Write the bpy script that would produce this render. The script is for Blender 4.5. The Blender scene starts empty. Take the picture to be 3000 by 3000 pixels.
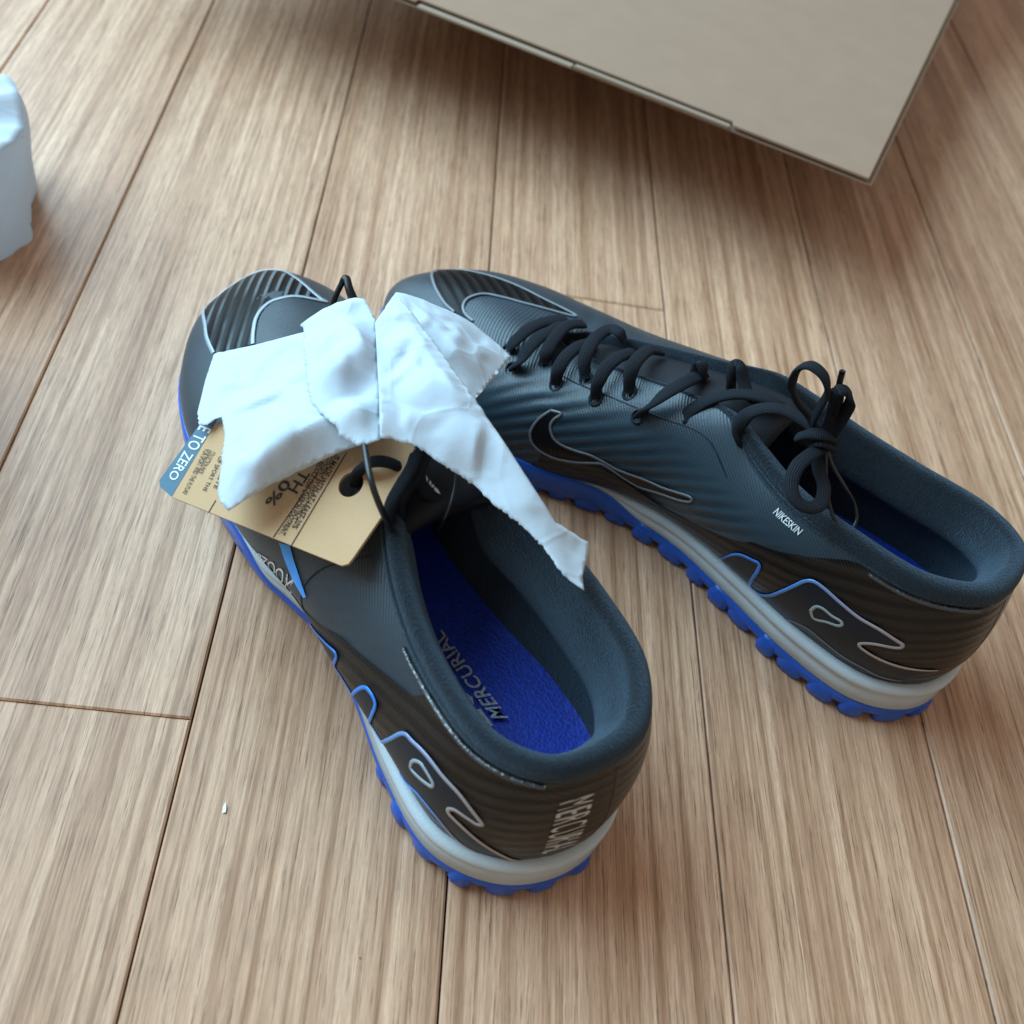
import numpy as np
import bpy, bmesh, math, random
from mathutils import Vector, Matrix, noise
from mathutils.geometry import delaunay_2d_cdt, tessellate_polygon
random.seed(7)
rng = np.random.default_rng(7)
C = bpy.context.scene.collection
S = bpy.context.scene

# ---------------- camera, world, light, exposure ----------------
cd = bpy.data.cameras.new('camera'); cam = bpy.data.objects.new('camera', cd); C.objects.link(cam)
cd.sensor_width = 36; cd.lens = 36.6; cd.clip_start = .01; cd.clip_end = 60
RM = Matrix(((0.9862686, -0.1255020, -0.1073473), (0.0291422, 0.7720589, -0.6348826), (0.1625575, 0.6230364, 0.7651148)))
cam.matrix_world = Matrix.Translation((0, 0, .34)) @ RM.to_4x4()
cd.dof.use_dof = True; cd.dof.focus_distance = .37; cd.dof.aperture_fstop = 11
S.camera = cam
w = bpy.data.worlds.new('World'); S.world = w; w.use_nodes = True
bg = w.node_tree.nodes['Background']; bg.inputs[0].default_value = (1.0, .90, .80, 1); bg.inputs[1].default_value = .36
ld = bpy.data.lights.new('window_light', 'AREA'); ld.shape = 'RECTANGLE'; ld.size = 2.1; ld.size_y = 1.7; ld.energy = 96
ld.color = (.47, .78, 1.0)
lo = bpy.data.objects.new('window_light', ld); C.objects.link(lo)
az, el, dist = math.radians(150), math.radians(42), 1.9
lp = Vector((.05 + dist*math.cos(el)*math.cos(az), .3 + dist*math.cos(el)*math.sin(az), dist*math.sin(el)))
lo.location = lp; lo.rotation_euler = (Vector((.05, .3, 0)) - lp).to_track_quat('-Z', 'Y').to_euler()
S.view_settings.view_transform = 'Standard'; S.view_settings.look = 'None'; S.view_settings.exposure = .2; S.view_settings.gamma = 1

# ---------- shoe surface (left shoe: x toe, y lateral +, z up; metres) ----------
# each ray: base point, base handle, top point, top handle
LAT = [
 ((.0000,.0000,.025),(-.005,0,.018),   (.0035,.0000,.0790),(-.005,0,-.020)),
 ((.0060,.0200,.025),(-.003,.004,.018),(.0080,.0165,.0775),(-.004,.006,-.019)),
 ((.0240,.0340,.024),(-.001,.005,.017),(.0255,.0275,.0745),(-.002,.009,-.018)),
 ((.0520,.0355,.023),(0,.009,.016),    (.0540,.0290,.0720),(0,.012,-.018)),
 ((.0820,.0325,.022),(0,.021,.015),    (.0780,.0265,.0735),(0,.014,-.016)),
 ((.1080,.0315,.021),(0,.028,.015),    (.0980,.0215,.0785),(0,.016,-.014)),
 ((.1290,.0375,.020),(0,.024,.014),    (.1150,.0150,.0840),(.002,.017,-.011)),
 ((.1490,.0445,.018),(0,.017,.014),    (.1330,.0115,.0790),(.002,.018,-.009)),
 ((.1730,.0490,.016),(0,.009,.014),    (.1530,.0105,.0715),(.003,.019,-.007)),
 ((.1980,.0495,.015),(0,.005,.014),    (.1730,.0095,.0635),(.004,.020,-.004)),
 ((.2230,.0490,.015),(.001,.005,.014), (.1910,.0070,.0565),(.008,.020,.000)),
 ((.2500,.0410,.016),(.003,.004,.016), (.1970,.0030,.0545),(.024,.016,.002)),
 ((.2750,.0240,.017),(.005,.003,.018), (.2000,.0000,.0540),(.037,.008,.002)),
]
TOE = ((.2900,-.0080,.018),(.006,0,.020),(.2010,-.0030,.0535),(.044,-.003,.002))
MED = [
 ((.0060,-.0180,.025),(-.003,-.004,.018),(.0080,-.0175,.0785),(-.004,-.006,-.019)),
 ((.0240,-.0290,.024),(-.001,-.007,.017),(.0270,-.0300,.0775),(-.002,-.009,-.018)),
 ((.0520,-.0290,.023),(0,-.009,.016),    (.0540,-.0320,.0770),(0,-.012,-.018)),
 ((.0820,-.0235,.022),(0,-.014,.015),    (.0780,-.0300,.0765),(0,-.014,-.016)),
 ((.1080,-.0195,.021),(0,-.018,.015),    (.0980,-.0240,.0780),(0,-.016,-.014)),
 ((.1290,-.0200,.020),(0,-.018,.014),    (.1150,-.0180,.0830),(.002,-.016,-.011)),
 ((.1490,-.0250,.018),(0,-.015,.014),    (.1330,-.0155,.0780),(.002,-.018,-.009)),
 ((.1730,-.0360,.016),(0,-.007,.014),    (.1530,-.0145,.0710),(.003,-.019,-.007)),
 ((.1980,-.0420,.015),(0,-.005,.014),    (.1730,-.0130,.0630),(.004,-.020,-.004)),
 ((.2230,-.0450,.015),(.001,-.005,.014), (.1910,-.0100,.0560),(.008,-.020,.000)),
 ((.2500,-.0420,.016),(.003,-.005,.016), (.1970,-.0080,.0545),(.024,-.016,.002)),
 ((.2750,-.0300,.017),(.005,-.003,.018), (.2000,-.0060,.0540),(.037,-.010,.002)),
]
RAYS = np.array(LAT + [TOE] + MED[::-1])          # (25,4,3) closed loop, 0 = heel back
NR = len(RAYS)                                     # lateral 0..12, toe 13, medial 14..25

def cr(A, g):
    """periodic Catmull-Rom on rows of A at float index array g"""
    g = np.asarray(g, float) % len(A); i = np.floor(g).astype(int); f = (g - i)
    f = f.reshape(f.shape + (1,)*(A.ndim-1)); n = len(A)
    p0, p1, p2, p3 = A[(i-1) % n], A[i % n], A[(i+1) % n], A[(i+2) % n]
    return .5*((2*p1) + (-p0+p2)*f + (2*p0-5*p1+4*p2-p3)*f**2 + (-p0+3*p1-3*p2+p3)*f**3)

def surf(g, t):
    g = np.asarray(g, float); t = np.asarray(t, float)
    r = cr(RAYS, g); B = r[..., 0, :]; T = r[..., 2, :]; P1 = B + r[..., 1, :]; P2 = T + r[..., 3, :]
    t = t[..., None]
    return B*(1-t)**3 + 3*P1*t*(1-t)**2 + 3*P2*t*t*(1-t) + T*t**3

def surfn(g, t):
    e = 1e-3
    a = surf(g+e*5, t) - surf(g-e*5, t)
    tt = np.clip(t, e, 1-e); b = surf(g, tt+e) - surf(g, tt-e)
    n = np.cross(b, a); n /= (np.linalg.norm(n, axis=-1, keepdims=True) + 1e-12)
    return n

def smooth(x, a, b):
    x = np.clip((x-a)/(b-a), 0, 1); return x*x*(3-2*x)

def collar_w(g):
    """1 along the padded collar, 0 along the lacing throat"""
    g = np.asarray(g, float) % NR; d = np.minimum(g, NR-g)
    return 1 - smooth(d, 4.8, 6.6)

TR = {"toe_logo_1": [[10.886, 0.471], [11.267, 0.403], [11.638, 0.342], [12.091, 0.2], [12.257, 0.212], [12.425, 0.223], [12.622, 0.237], [12.833, 0.253], [13.051, 0.305], [13.265, 0.357], [13.433, 0.474], [13.643, 0.578], [13.865, 0.632], [14.033, 0.642], [13.63, 0.664], [13.22, 0.666], [12.828, 0.654], [12.494, 0.634], [12.232, 0.633], [11.95, 0.643], [11.62, 0.659], [11.141, 0.677]], "toe_logo_2": [[14.057, 0.588], [13.811, 0.553], [13.502, 0.521], [13.117, 0.469], [12.827, 0.402], [12.537, 0.305], [12.392, 0.333], [12.313, 0.443], [12.149, 0.549], [11.886, 0.661], [11.497, 0.767], [10.682, 0.868], [11.691, 0.857], [12.346, 0.814], [12.721, 0.753], [12.96, 0.702], [13.275, 0.669], [13.56, 0.643], [13.856, 0.629], [14.12, 0.635], [14.332, 0.656]], "side_logo_2": [[17.285, 0.561], [17.284, 0.48], [17.352, 0.389], [17.462, 0.323], [17.625, 0.27], [17.826, 0.243], [18.093, 0.242], [18.4, 0.284], [18.638, 0.338], [18.82, 0.36], [19.335, 0.319], [19.681, 0.308], [20.002, 0.344], [20.395, 0.411], [20.628, 0.485], [20.59, 0.516], [20.298, 0.454], [20.021, 0.409], [19.548, 0.386], [19.093, 0.371], [18.783, 0.382], [18.498, 0.39], [18.255, 0.377], [17.992, 0.373], [17.78, 0.394], [17.558, 0.459], [17.483, 0.514], [17.475, 0.569]], "band_top_1": [[4.868, 0.266], [4.39, 0.392], [4.1, 0.445], [4.105, 0.271], [3.923, 0.267], [3.703, 0.257], [3.684, 0.26], [3.525, 0.51], [3.398, 0.561], [3.243, 0.54], [3.248, 0.401], [3.308, 0.218], [3.183, 0.199], [3.085, 0.203], [2.895, 0.422], [2.743, 0.614], [2.597, 0.653], [2.386, 0.684], [2.125, 0.679], [1.803, 0.646], [1.458, 0.524], [1.492, 0.486], [1.626, 0.496], [1.791, 0.501], [1.871, 0.465], [1.839, 0.422], [1.655, 0.374], [1.422, 0.291], [1.135, 0.171], [0.83, 0.02], [0.604, 0.0], [0.456, 0.0]], "band_low_1": [[2.706, 0.132], [2.67, 0.152], [2.54, 0.199], [2.305, 0.297], [1.968, 0.263], [1.611, 0.068], [1.317, 0.0], [1.035, 0.0], [0.666, 0.0]], "loop_1": [[2.5, 0.51], [2.477, 0.553], [2.403, 0.593], [2.303, 0.592], [2.172, 0.567], [2.163, 0.53], [2.215, 0.511], [2.361, 0.477], [2.477, 0.463]], "band_top_2": [[21.635, 0.101], [21.743, 0.355], [21.86, 0.462], [22.051, 0.508], [22.17, 0.52], [22.206, 0.44], [22.203, 0.282], [22.212, 0.008], [22.362, 0.084], [22.506, 0.258], [22.606, 0.415], [22.737, 0.587], [22.812, 0.66], [22.913, 0.695], [23.075, 0.694], [23.319, 0.669], [23.568, 0.645], [23.853, 0.637], [24.125, 0.599], [24.201, 0.578], [24.171, 0.541], [23.909, 0.501], [23.756, 0.443], [23.746, 0.401], [23.845, 0.378], [24.088, 0.353], [24.355, 0.336], [24.684, 0.328], [24.96, 0.323]], "band_low_2": [[22.775, 0.0], [22.931, 0.133], [23.131, 0.195], [23.346, 0.176], [23.617, 0.145], [23.935, 0.142], [24.235, 0.107], [24.578, 0.108]], "loop_2": [[23.052, 0.445], [23.086, 0.516], [23.172, 0.539], [23.301, 0.528], [23.418, 0.531], [23.447, 0.505], [23.407, 0.471], [23.281, 0.438], [23.133, 0.386]], "shell_1": [[6.622, 0.129], [5.642, 0.201], [4.985, 0.324], [4.221, 0.56], [3.677, 0.675], [3.176, 0.782], [2.89, 0.839]], "shell_2": [[17.761, 0.324], [18.39, 0.336], [19.083, 0.311], [20.37, 0.245], [21.165, 0.406], [21.895, 0.634], [22.636, 0.805], [23.098, 0.932]], "streak_1": [[6.332, 0.423], [6.082, 0.473], [5.835, 0.458], [5.123, 0.435], [5.155, 0.404], [5.579, 0.384], [6.013, 0.401]], "zoom_1": [[6.59, 0.13], [5.555, 0.211], [5.536, 0.393], [6.551, 0.239]], "air_1": [[7.06, 0.114], [6.59, 0.13], [6.551, 0.239], [7.143, 0.11]], "knit_2": [[21.854, 0.883], [22.371, 0.884], [22.389, 0.929], [21.878, 0.931]], "heel_1": [[0.43, 0.851], [0.275, 0.0], [0.015, 0.05], [0.095, 0.755]], "seam_1": [[25.728, 1.0], [25.877, 0.926], [25.824, 0.659], [25.66, 0.161]]}
WD = {"laces_2": [[[0.03641, 0.32655, 0.05108], [0.03864, 0.32776, 0.05532], [0.04437, 0.3338, 0.0579], [0.05107, 0.33955, 0.05779], [0.05952, 0.34413, 0.05722]], [[0.03853, 0.31823, 0.04873], [0.04098, 0.31732, 0.05401], [0.04385, 0.32098, 0.05803], [0.04793, 0.32692, 0.0593], [0.0532, 0.33322, 0.05863], [0.05873, 0.34047, 0.05728]], [[0.05152, 0.3174, 0.05449], [0.05144, 0.31976, 0.05865], [0.05441, 0.32736, 0.06014], [0.05959, 0.33598, 0.06035], [0.06697, 0.34149, 0.05797]], [[0.05597, 0.30638, 0.05443], [0.05563, 0.30796, 0.05972], [0.05827, 0.31358, 0.06272], [0.06331, 0.32042, 0.06323], [0.07019, 0.32881, 0.05944]], [[0.06692, 0.30515, 0.06068], [0.06522, 0.30905, 0.06537], [0.06669, 0.31555, 0.06732], [0.07106, 0.32637, 0.06517], [0.0762, 0.33083, 0.06588], [0.07975, 0.32767, 0.06759], [0.08229, 0.32661, 0.06469]], [[0.07079, 0.29549, 0.06008], [0.07016, 0.29716, 0.06609], [0.07295, 0.30277, 0.06987], [0.07773, 0.30821, 0.0714], [0.08514, 0.31818, 0.06656]], [[0.0823, 0.29301, 0.06768], [0.0812, 0.29621, 0.07388], [0.08318, 0.30162, 0.07665], [0.08931, 0.31169, 0.07421], [0.09539, 0.31561, 0.07134]], [[0.08596, 0.28351, 0.06535], [0.08793, 0.2811, 0.073], [0.09228, 0.28188, 0.07964], [0.09868, 0.28592, 0.08248], [0.10891, 0.29751, 0.07893]]], "lace_a": [[0.10474, 0.27731, 0.068], [0.10166, 0.27709, 0.072], [0.10277, 0.27852, 0.076], [0.10639, 0.27946, 0.08], [0.11125, 0.27966, 0.084], [0.11653, 0.27833, 0.088], [0.12237, 0.27671, 0.09], [0.12889, 0.27523, 0.09], [0.13566, 0.27487, 0.088]], "lace_b": [[0.12203, 0.26393, 0.076], [0.11835, 0.26311, 0.08], [0.11714, 0.26444, 0.084], [0.11853, 0.26664, 0.088], [0.1211, 0.26678, 0.092], [0.1258, 0.26588, 0.095], [0.13106, 0.26415, 0.096], [0.13645, 0.26097, 0.096], [0.14044, 0.25739, 0.096], [0.14253, 0.25436, 0.096]], "lace_c": [[0.11711, 0.28559, 0.083], [0.11598, 0.28686, 0.088], [0.11635, 0.28891, 0.092], [0.11827, 0.28787, 0.092], [0.11996, 0.28472, 0.089], [0.12187, 0.28058, 0.087], [0.12614, 0.27678, 0.087], [0.13231, 0.27514, 0.088]], "lace_d": [[0.10578, 0.29444, 0.075], [0.10579, 0.2961, 0.08], [0.106, 0.29681, 0.084], [0.10742, 0.29522, 0.083], [0.10914, 0.29488, 0.079]], "bow_up": [[0.14114, 0.25098, 0.098], [0.13618, 0.25248, 0.103], [0.13448, 0.25095, 0.112], [0.13384, 0.25029, 0.12], [0.13086, 0.25201, 0.125], [0.12645, 0.25508, 0.126], [0.12411, 0.25718, 0.122], [0.12477, 0.25783, 0.115], [0.12876, 0.25805, 0.108], [0.136, 0.25681, 0.102], [0.1396, 0.25186, 0.099]], "bow_up2": [[0.1426, 0.25073, 0.099], [0.14359, 0.25134, 0.103], [0.14459, 0.25234, 0.11], [0.14383, 0.25212, 0.116], [0.1412, 0.25318, 0.119], [0.13833, 0.25261, 0.119], [0.1401, 0.25355, 0.113], [0.14165, 0.25412, 0.105], [0.14099, 0.25118, 0.1]], "bow_low": [[0.14056, 0.2462, 0.099], [0.1349, 0.24101, 0.1], [0.12891, 0.23436, 0.1], [0.12658, 0.22788, 0.098], [0.12813, 0.22293, 0.096], [0.13302, 0.22197, 0.094], [0.13887, 0.22647, 0.092], [0.14136, 0.23392, 0.092], [0.13966, 0.23991, 0.094], [0.1393, 0.24459, 0.096], [0.13991, 0.24609, 0.099]], "bow_end": [[0.14165, 0.24889, 0.099], [0.14168, 0.25244, 0.105], [0.14071, 0.25467, 0.112], [0.13919, 0.25506, 0.118]], "aglet": [[0.13953, 0.25531, 0.117], [0.13856, 0.25716, 0.124]], "knot": [[0.13154, 0.24912, 0.099], [0.13412, 0.24751, 0.103], [0.13861, 0.24682, 0.104], [0.14391, 0.24962, 0.1]], "knot2": [[0.13654, 0.24671, 0.099], [0.13856, 0.24538, 0.102], [0.1435, 0.24674, 0.099]], "cord_2": [[0.14198, 0.24655, 0.098], [0.14517, 0.2425, 0.094], [0.15157, 0.23904, 0.088], [0.15715, 0.2377, 0.082], [0.15918, 0.23402, 0.078], [0.1571, 0.23049, 0.076], [0.15273, 0.22903, 0.078], [0.14811, 0.23063, 0.082], [0.14454, 0.23544, 0.088], [0.14255, 0.24204, 0.094], [0.14184, 0.2457, 0.098]], "loop_1a": [[-0.01487, 0.22687, 0.066], [-0.01507, 0.22227, 0.076], [-0.01449, 0.21832, 0.086], [-0.01238, 0.21628, 0.093], [-0.0087, 0.21679, 0.095], [-0.0043, 0.21756, 0.094], [0.00034, 0.21891, 0.09], [0.0041, 0.21766, 0.087], [0.00794, 0.21478, 0.085], [0.01274, 0.21428, 0.083], [0.01731, 0.2143, 0.083], [0.02164, 0.21642, 0.084], [0.02593, 0.22006, 0.085]], "loop_1b": [[0.00562, 0.23332, 0.093], [0.00344, 0.22422, 0.094], [0.00237, 0.21636, 0.095], [-0.0002, 0.20947, 0.094], [-0.00247, 0.20527, 0.09], [-0.00276, 0.20439, 0.084], [-0.00107, 0.20505, 0.079], [0.00038, 0.20665, 0.08], [2e-05, 0.20825, 0.086], [0.00164, 0.211, 0.09], [0.00432, 0.21636, 0.092], [0.0059, 0.22417, 0.092], [0.00814, 0.23327, 0.091]], "cord_1a": [[-0.01483, 0.22448, 0.1], [-0.01286, 0.21622, 0.102], [-0.01076, 0.20701, 0.103], [-0.00834, 0.20073, 0.101], [-0.00527, 0.19792, 0.095], [-0.00238, 0.19934, 0.086], [-0.00089, 0.20252, 0.08], [-0.00028, 0.20475, 0.08]], "cord_1b": [[0.01631, 0.2255, 0.09], [0.01663, 0.21872, 0.09], [0.01646, 0.2137, 0.088], [0.01541, 0.20941, 0.085], [0.01414, 0.20741, 0.08], [0.01275, 0.20988, 0.07]], "cord_1c": [[-0.03266, 0.2901, 0.09], [-0.03183, 0.29231, 0.094], [-0.03017, 0.29515, 0.098], [-0.02903, 0.29539, 0.1], [-0.02762, 0.29204, 0.099], [-0.02569, 0.28692, 0.098], [-0.02431, 0.28365, 0.097]], "cord_1d": [[-0.03004, 0.29393, 0.099], [-0.02938, 0.29381, 0.1015], [-0.02821, 0.29326, 0.102], [-0.0268, 0.28976, 0.101], [-0.02462, 0.28643, 0.099], [-0.02341, 0.28386, 0.097]], "scrap": [[-0.04457, 0.14114, 0.0], [-0.04356, 0.13829, 0.0]], "speck": [[0.00555, 0.09654, 0.0]], "flap_left": {"o": [[-0.0761, 0.29215, 0.058], [-0.06599, 0.28871, 0.066], [-0.05271, 0.28507, 0.076], [-0.04201, 0.28372, 0.083], [-0.03299, 0.28253, 0.088], [-0.01645, 0.27212, 0.094], [-0.00969, 0.22608, 0.096], [-0.01595, 0.22266, 0.094], [-0.02335, 0.22057, 0.09], [-0.03378, 0.21707, 0.084], [-0.04368, 0.20996, 0.081], [-0.04966, 0.2064, 0.078], [-0.05271, 0.20489, 0.076], [-0.0558, 0.20815, 0.076], [-0.05746, 0.21212, 0.076], [-0.05797, 0.21722, 0.076], [-0.05911, 0.22634, 0.075], [-0.06095, 0.2399, 0.073], [-0.06388, 0.24883, 0.071], [-0.06639, 0.24931, 0.069], [-0.0686, 0.24691, 0.068], [-0.07155, 0.24748, 0.067], [-0.07356, 0.25435, 0.066], [-0.07506, 0.27318, 0.063]], "t": [0, 0, 0, 0, 0, 0, 0, 0, 0, 0, 0, 0, 1, 1, 1, 1, 1, 1, 1, 1, 1, 1, 1, 0], "i": [[-0.0538, 0.26393, 0.075], [-0.05138, 0.22754, 0.083], [-0.03899, 0.23854, 0.09], [-0.02641, 0.22651, 0.097], [-0.04447, 0.21401, 0.088], [-0.03606, 0.22057, 0.092], [-0.02348, 0.24547, 0.094], [-0.05789, 0.24869, 0.076]], "c": [[[-0.05366, 0.19946], [-0.03346, 0.22413], 0.0018, 0.004], [[-0.05233, 0.22358], [-0.03413, 0.24235], 0.0012, 0.003], [[-0.04093, 0.21838], [-0.02177, 0.23231], 0.0012, 0.003]]}, "flap_centre": {"o": [[-0.04172, 0.27764, 0.092], [-0.03691, 0.27964, 0.096], [-0.03206, 0.28135, 0.099], [-0.02395, 0.28398, 0.102], [-0.02075, 0.2824, 0.103], [-0.01574, 0.27176, 0.104], [-0.01283, 0.24955, 0.106], [-0.01015, 0.23117, 0.106], [-0.00833, 0.21771, 0.104], [-0.01165, 0.21632, 0.103], [-0.01496, 0.21579, 0.102], [-0.01857, 0.21834, 0.101], [-0.02029, 0.21947, 0.101], [-0.02561, 0.22706, 0.1], [-0.03098, 0.23419, 0.098], [-0.03364, 0.24041, 0.097], [-0.03567, 0.25016, 0.096], [-0.03913, 0.26536, 0.094], [-0.03947, 0.27287, 0.093]], "t": [1, 0, 0, 0, 0, 0, 0, 0, 0, 1, 1, 1, 1, 1, 1, 1, 1, 1, 1], "i": [[-0.02585, 0.26001, 0.106], [-0.02384, 0.24403, 0.109], [-0.01785, 0.24107, 0.104], [-0.02743, 0.24019, 0.103], [-0.01814, 0.22482, 0.108], [-0.01821, 0.25054, 0.11]], "c": [[[-0.03356, 0.25711], [-0.0237, 0.26425], 0.0025, 0.0035], [[-0.0237, 0.26425], [-0.01449, 0.24462], 0.003, 0.004], [[-0.02748, 0.24207], [-0.01064, 0.24219], 0.0028, 0.004], [[-0.03471, 0.27679], [-0.01875, 0.28122], 0.002, 0.003], [[-0.03067, 0.2859], [-0.02672, 0.27855], 0.0015, 0.002], [[-0.02821, 0.23185], [-0.01052, 0.23908], -0.0025, 0.004], [[-0.02989, 0.25124], [-0.02053, 0.25729], -0.002, 0.003]]}, "flap_front": {"o": [[-0.01561, 0.2669, 0.107], [-0.01315, 0.27464, 0.107], [-0.01116, 0.28078, 0.106], [-0.00892, 0.28293, 0.106], [-0.0049, 0.27442, 0.108], [0.00677, 0.25309, 0.111], [0.01866, 0.23228, 0.112], [0.02951, 0.21826, 0.109], [0.04024, 0.20586, 0.103], [0.04727, 0.19921, 0.098], [0.05384, 0.1991, 0.094], [0.05912, 0.19888, 0.091], [0.05986, 0.19775, 0.09], [0.05835, 0.19092, 0.09], [0.05731, 0.18562, 0.09], [0.05765, 0.18028, 0.0905], [0.05287, 0.1823, 0.092], [0.04872, 0.18492, 0.094], [0.04633, 0.18841, 0.095], [0.0434, 0.19134, 0.096], [0.04048, 0.19337, 0.097], [0.03701, 0.19611, 0.098], [0.03303, 0.19812, 0.099], [0.02731, 0.20199, 0.1], [0.02147, 0.20725, 0.101], [0.01575, 0.2097, 0.102], [0.0106, 0.21135, 0.104], [0.00591, 0.21397, 0.105], [0.00138, 0.215, 0.107], [-0.00559, 0.21399, 0.109], [-0.00814, 0.2118, 0.111], [-0.01029, 0.22854, 0.111], [-0.01328, 0.25053, 0.108]], "t": [0, 0, 0, 0, 0, 0, 0, 0, 0, 0, 0, 0, 0, 0, 0, 0, 1, 1, 1, 1, 1, 1, 1, 1, 1, 1, 1, 1, 1, 1, 0, 0, 0], "i": [[-0.00456, 0.25674, 0.11], [-0.00383, 0.23715, 0.1105], [0.00492, 0.23124, 0.1135], [-0.00025, 0.22238, 0.1095], [0.01479, 0.2189, 0.1085], [0.02628, 0.21045, 0.1045], [0.03754, 0.20124, 0.1015], [0.04715, 0.19165, 0.0955], [0.00855, 0.23961, 0.1135]], "c": [[[-0.00602, 0.27323], [0.00154, 0.25429], 0.0025, 0.004], [[-0.0117, 0.25493], [-0.00101, 0.2571], 0.0025, 0.003], [[-0.00943, 0.23928], [-0.00297, 0.25339], -0.003, 0.004], [[-0.00101, 0.2571], [0.01504, 0.22407], 0.002, 0.006], [[0.01018, 0.24623], [0.04508, 0.20096], 0.0015, 0.005], [[-0.00985, 0.25365], [-0.00505, 0.25133], 0.002, 0.002], [[0.00257, 0.26978], [0.03155, 0.22406], 0.001, 0.004]]}, "flap_rear": {"o": [[-0.01364, 0.28378, 0.1], [-0.01077, 0.29472, 0.098], [-0.00763, 0.29506, 0.098], [0.00171, 0.29552, 0.095], [0.01093, 0.29664, 0.091], [0.01855, 0.29573, 0.088], [0.02705, 0.29152, 0.085], [0.0335, 0.28688, 0.083], [0.02691, 0.26836, 0.088], [0.02056, 0.2517, 0.093], [0.01329, 0.24906, 0.096], [0.00167, 0.26287, 0.098]], "t": [0, 0, 0, 0, 0, 0, 0, 0, 0, 0, 0, 0], "i": [[0.00155, 0.27745, 0.099], [0.01311, 0.26807, 0.097], [0.02322, 0.27319, 0.091]], "c": [[[0.01116, 0.2621], [0.01293, 0.28455], 0.0015, 0.005], [[-0.00534, 0.29164], [0.0185, 0.26105], 0.001, 0.004]]}, "tag": [[-0.07679, 0.22537, 0.05346], [-0.01528, 0.18847, 0.077], [-0.01326, 0.18859, 0.07814], [-0.01214, 0.19009, 0.07917], [-0.00234, 0.20675, 0.0891], [0.00242, 0.22356, 0.09631], [-0.01145, 0.23865, 0.09286], [-0.07214, 0.25179, 0.06324], [-0.07615, 0.24306, 0.05865], [-0.08276, 0.23281, 0.05222], [-0.08197, 0.23034, 0.05198]], "tag_hole": [[-0.01609, 0.2154, 0.08394], [-0.01218, 0.21446, 0.08583], [-0.01549, 0.21097, 0.08306]], "tag_strip": [[-0.07679, 0.22537, 0.05346], [-0.06592, 0.25209, 0.06673], [-0.07214, 0.25179, 0.06324], [-0.08276, 0.23281, 0.05222], [-0.08197, 0.23034, 0.05198]], "tag_n": [-0.4668, -0.2338, 0.8529], "tq_zero": [[-0.07218, 0.251, 0.063], [-0.07969, 0.23323, 0.05402], [-0.07668, 0.23087, 0.05502], [-0.0672, 0.24799, 0.0649]], "tq_line1": [[-0.02257, 0.22725, 0.08364], [-0.03297, 0.20478, 0.07179], [-0.03119, 0.20344, 0.0724], [-0.0208, 0.22581, 0.08422]], "tq_line2": [[-0.02489, 0.22771, 0.0825], [-0.03279, 0.20784, 0.07273], [-0.03101, 0.20648, 0.07333], [-0.0231, 0.22626, 0.08308]], "tq_line3": [[-0.02753, 0.2265, 0.08072], [-0.0367, 0.20335, 0.06936], [-0.03491, 0.20201, 0.06997], [-0.02574, 0.22505, 0.08131]], "tq_th": [[-0.03306, 0.22475, 0.07722], [-0.03639, 0.21849, 0.07368], [-0.03303, 0.21598, 0.07483], [-0.02971, 0.22219, 0.07835]], "tq_pc": [[-0.03845, 0.22271, 0.07371], [-0.04355, 0.21551, 0.06894], [-0.04038, 0.21307, 0.07001], [-0.0353, 0.22021, 0.07475]], "tq_s1": [[-0.06617, 0.23973, 0.0632], [-0.06935, 0.23266, 0.05953], [-0.0674, 0.23121, 0.0602], [-0.0641, 0.23854, 0.06401]], "tq_s2": [[-0.06859, 0.241, 0.06223], [-0.073, 0.2258, 0.05564], [-0.07157, 0.22482, 0.05616], [-0.06624, 0.24007, 0.06326]], "tq_s3": [[-0.06254, 0.23683, 0.06439], [-0.06597, 0.22509, 0.0593], [-0.0646, 0.22432, 0.05984], [-0.06088, 0.23609, 0.0651]], "tq_s4": [[-0.0601, 0.23362, 0.06485], [-0.06237, 0.22519, 0.0613], [-0.061, 0.22435, 0.06182], [-0.0587, 0.23262, 0.06534]], "tag_lines": [[[-0.01897, 0.22708, 0.08557], [-0.03213, 0.19825, 0.07046]], [[-0.02725, 0.22233, 0.07974], [-0.03842, 0.20254, 0.0682]], [[-0.06051, 0.22033, 0.06098], [-0.06234, 0.21607, 0.05881]]], "iq_merc": [[0.04503, 0.16808, 0.0295], [0.01995, 0.20009, 0.0295], [0.01727, 0.19513, 0.0295], [0.03919, 0.1674, 0.0295]], "iq_zoom": [[0.04013, 0.16476, 0.0295], [0.01792, 0.19244, 0.0295], [0.0096, 0.18224, 0.0295], [0.0282, 0.15668, 0.0295]], "tongue_strokes": [[[0.00728, 0.22169, 0.086], [0.00804, 0.22, 0.086], [0.00781, 0.21861, 0.086], [0.00736, 0.21989, 0.086]], [[0.00874, 0.21982, 0.086], [0.00931, 0.21841, 0.086], [0.00893, 0.21745, 0.086], [0.00834, 0.21825, 0.086]], [[0.00978, 0.21819, 0.086], [0.0103, 0.21738, 0.086], [0.00979, 0.21655, 0.086], [0.00906, 0.21717, 0.086]], [[0.01043, 0.2171, 0.086], [0.0114, 0.21637, 0.086], [0.01241, 0.21432, 0.086], [0.01105, 0.21498, 0.086], [0.01016, 0.21616, 0.086]]], "box": [[-0.02945, 0.61883, 0.05], [0.23047, 0.50782, 0.05]]}
POSE1 = ((0.06644, 0.12769), 2.111848)
POSE2 = ((0.21620, 0.21340), 2.464405)
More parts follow.
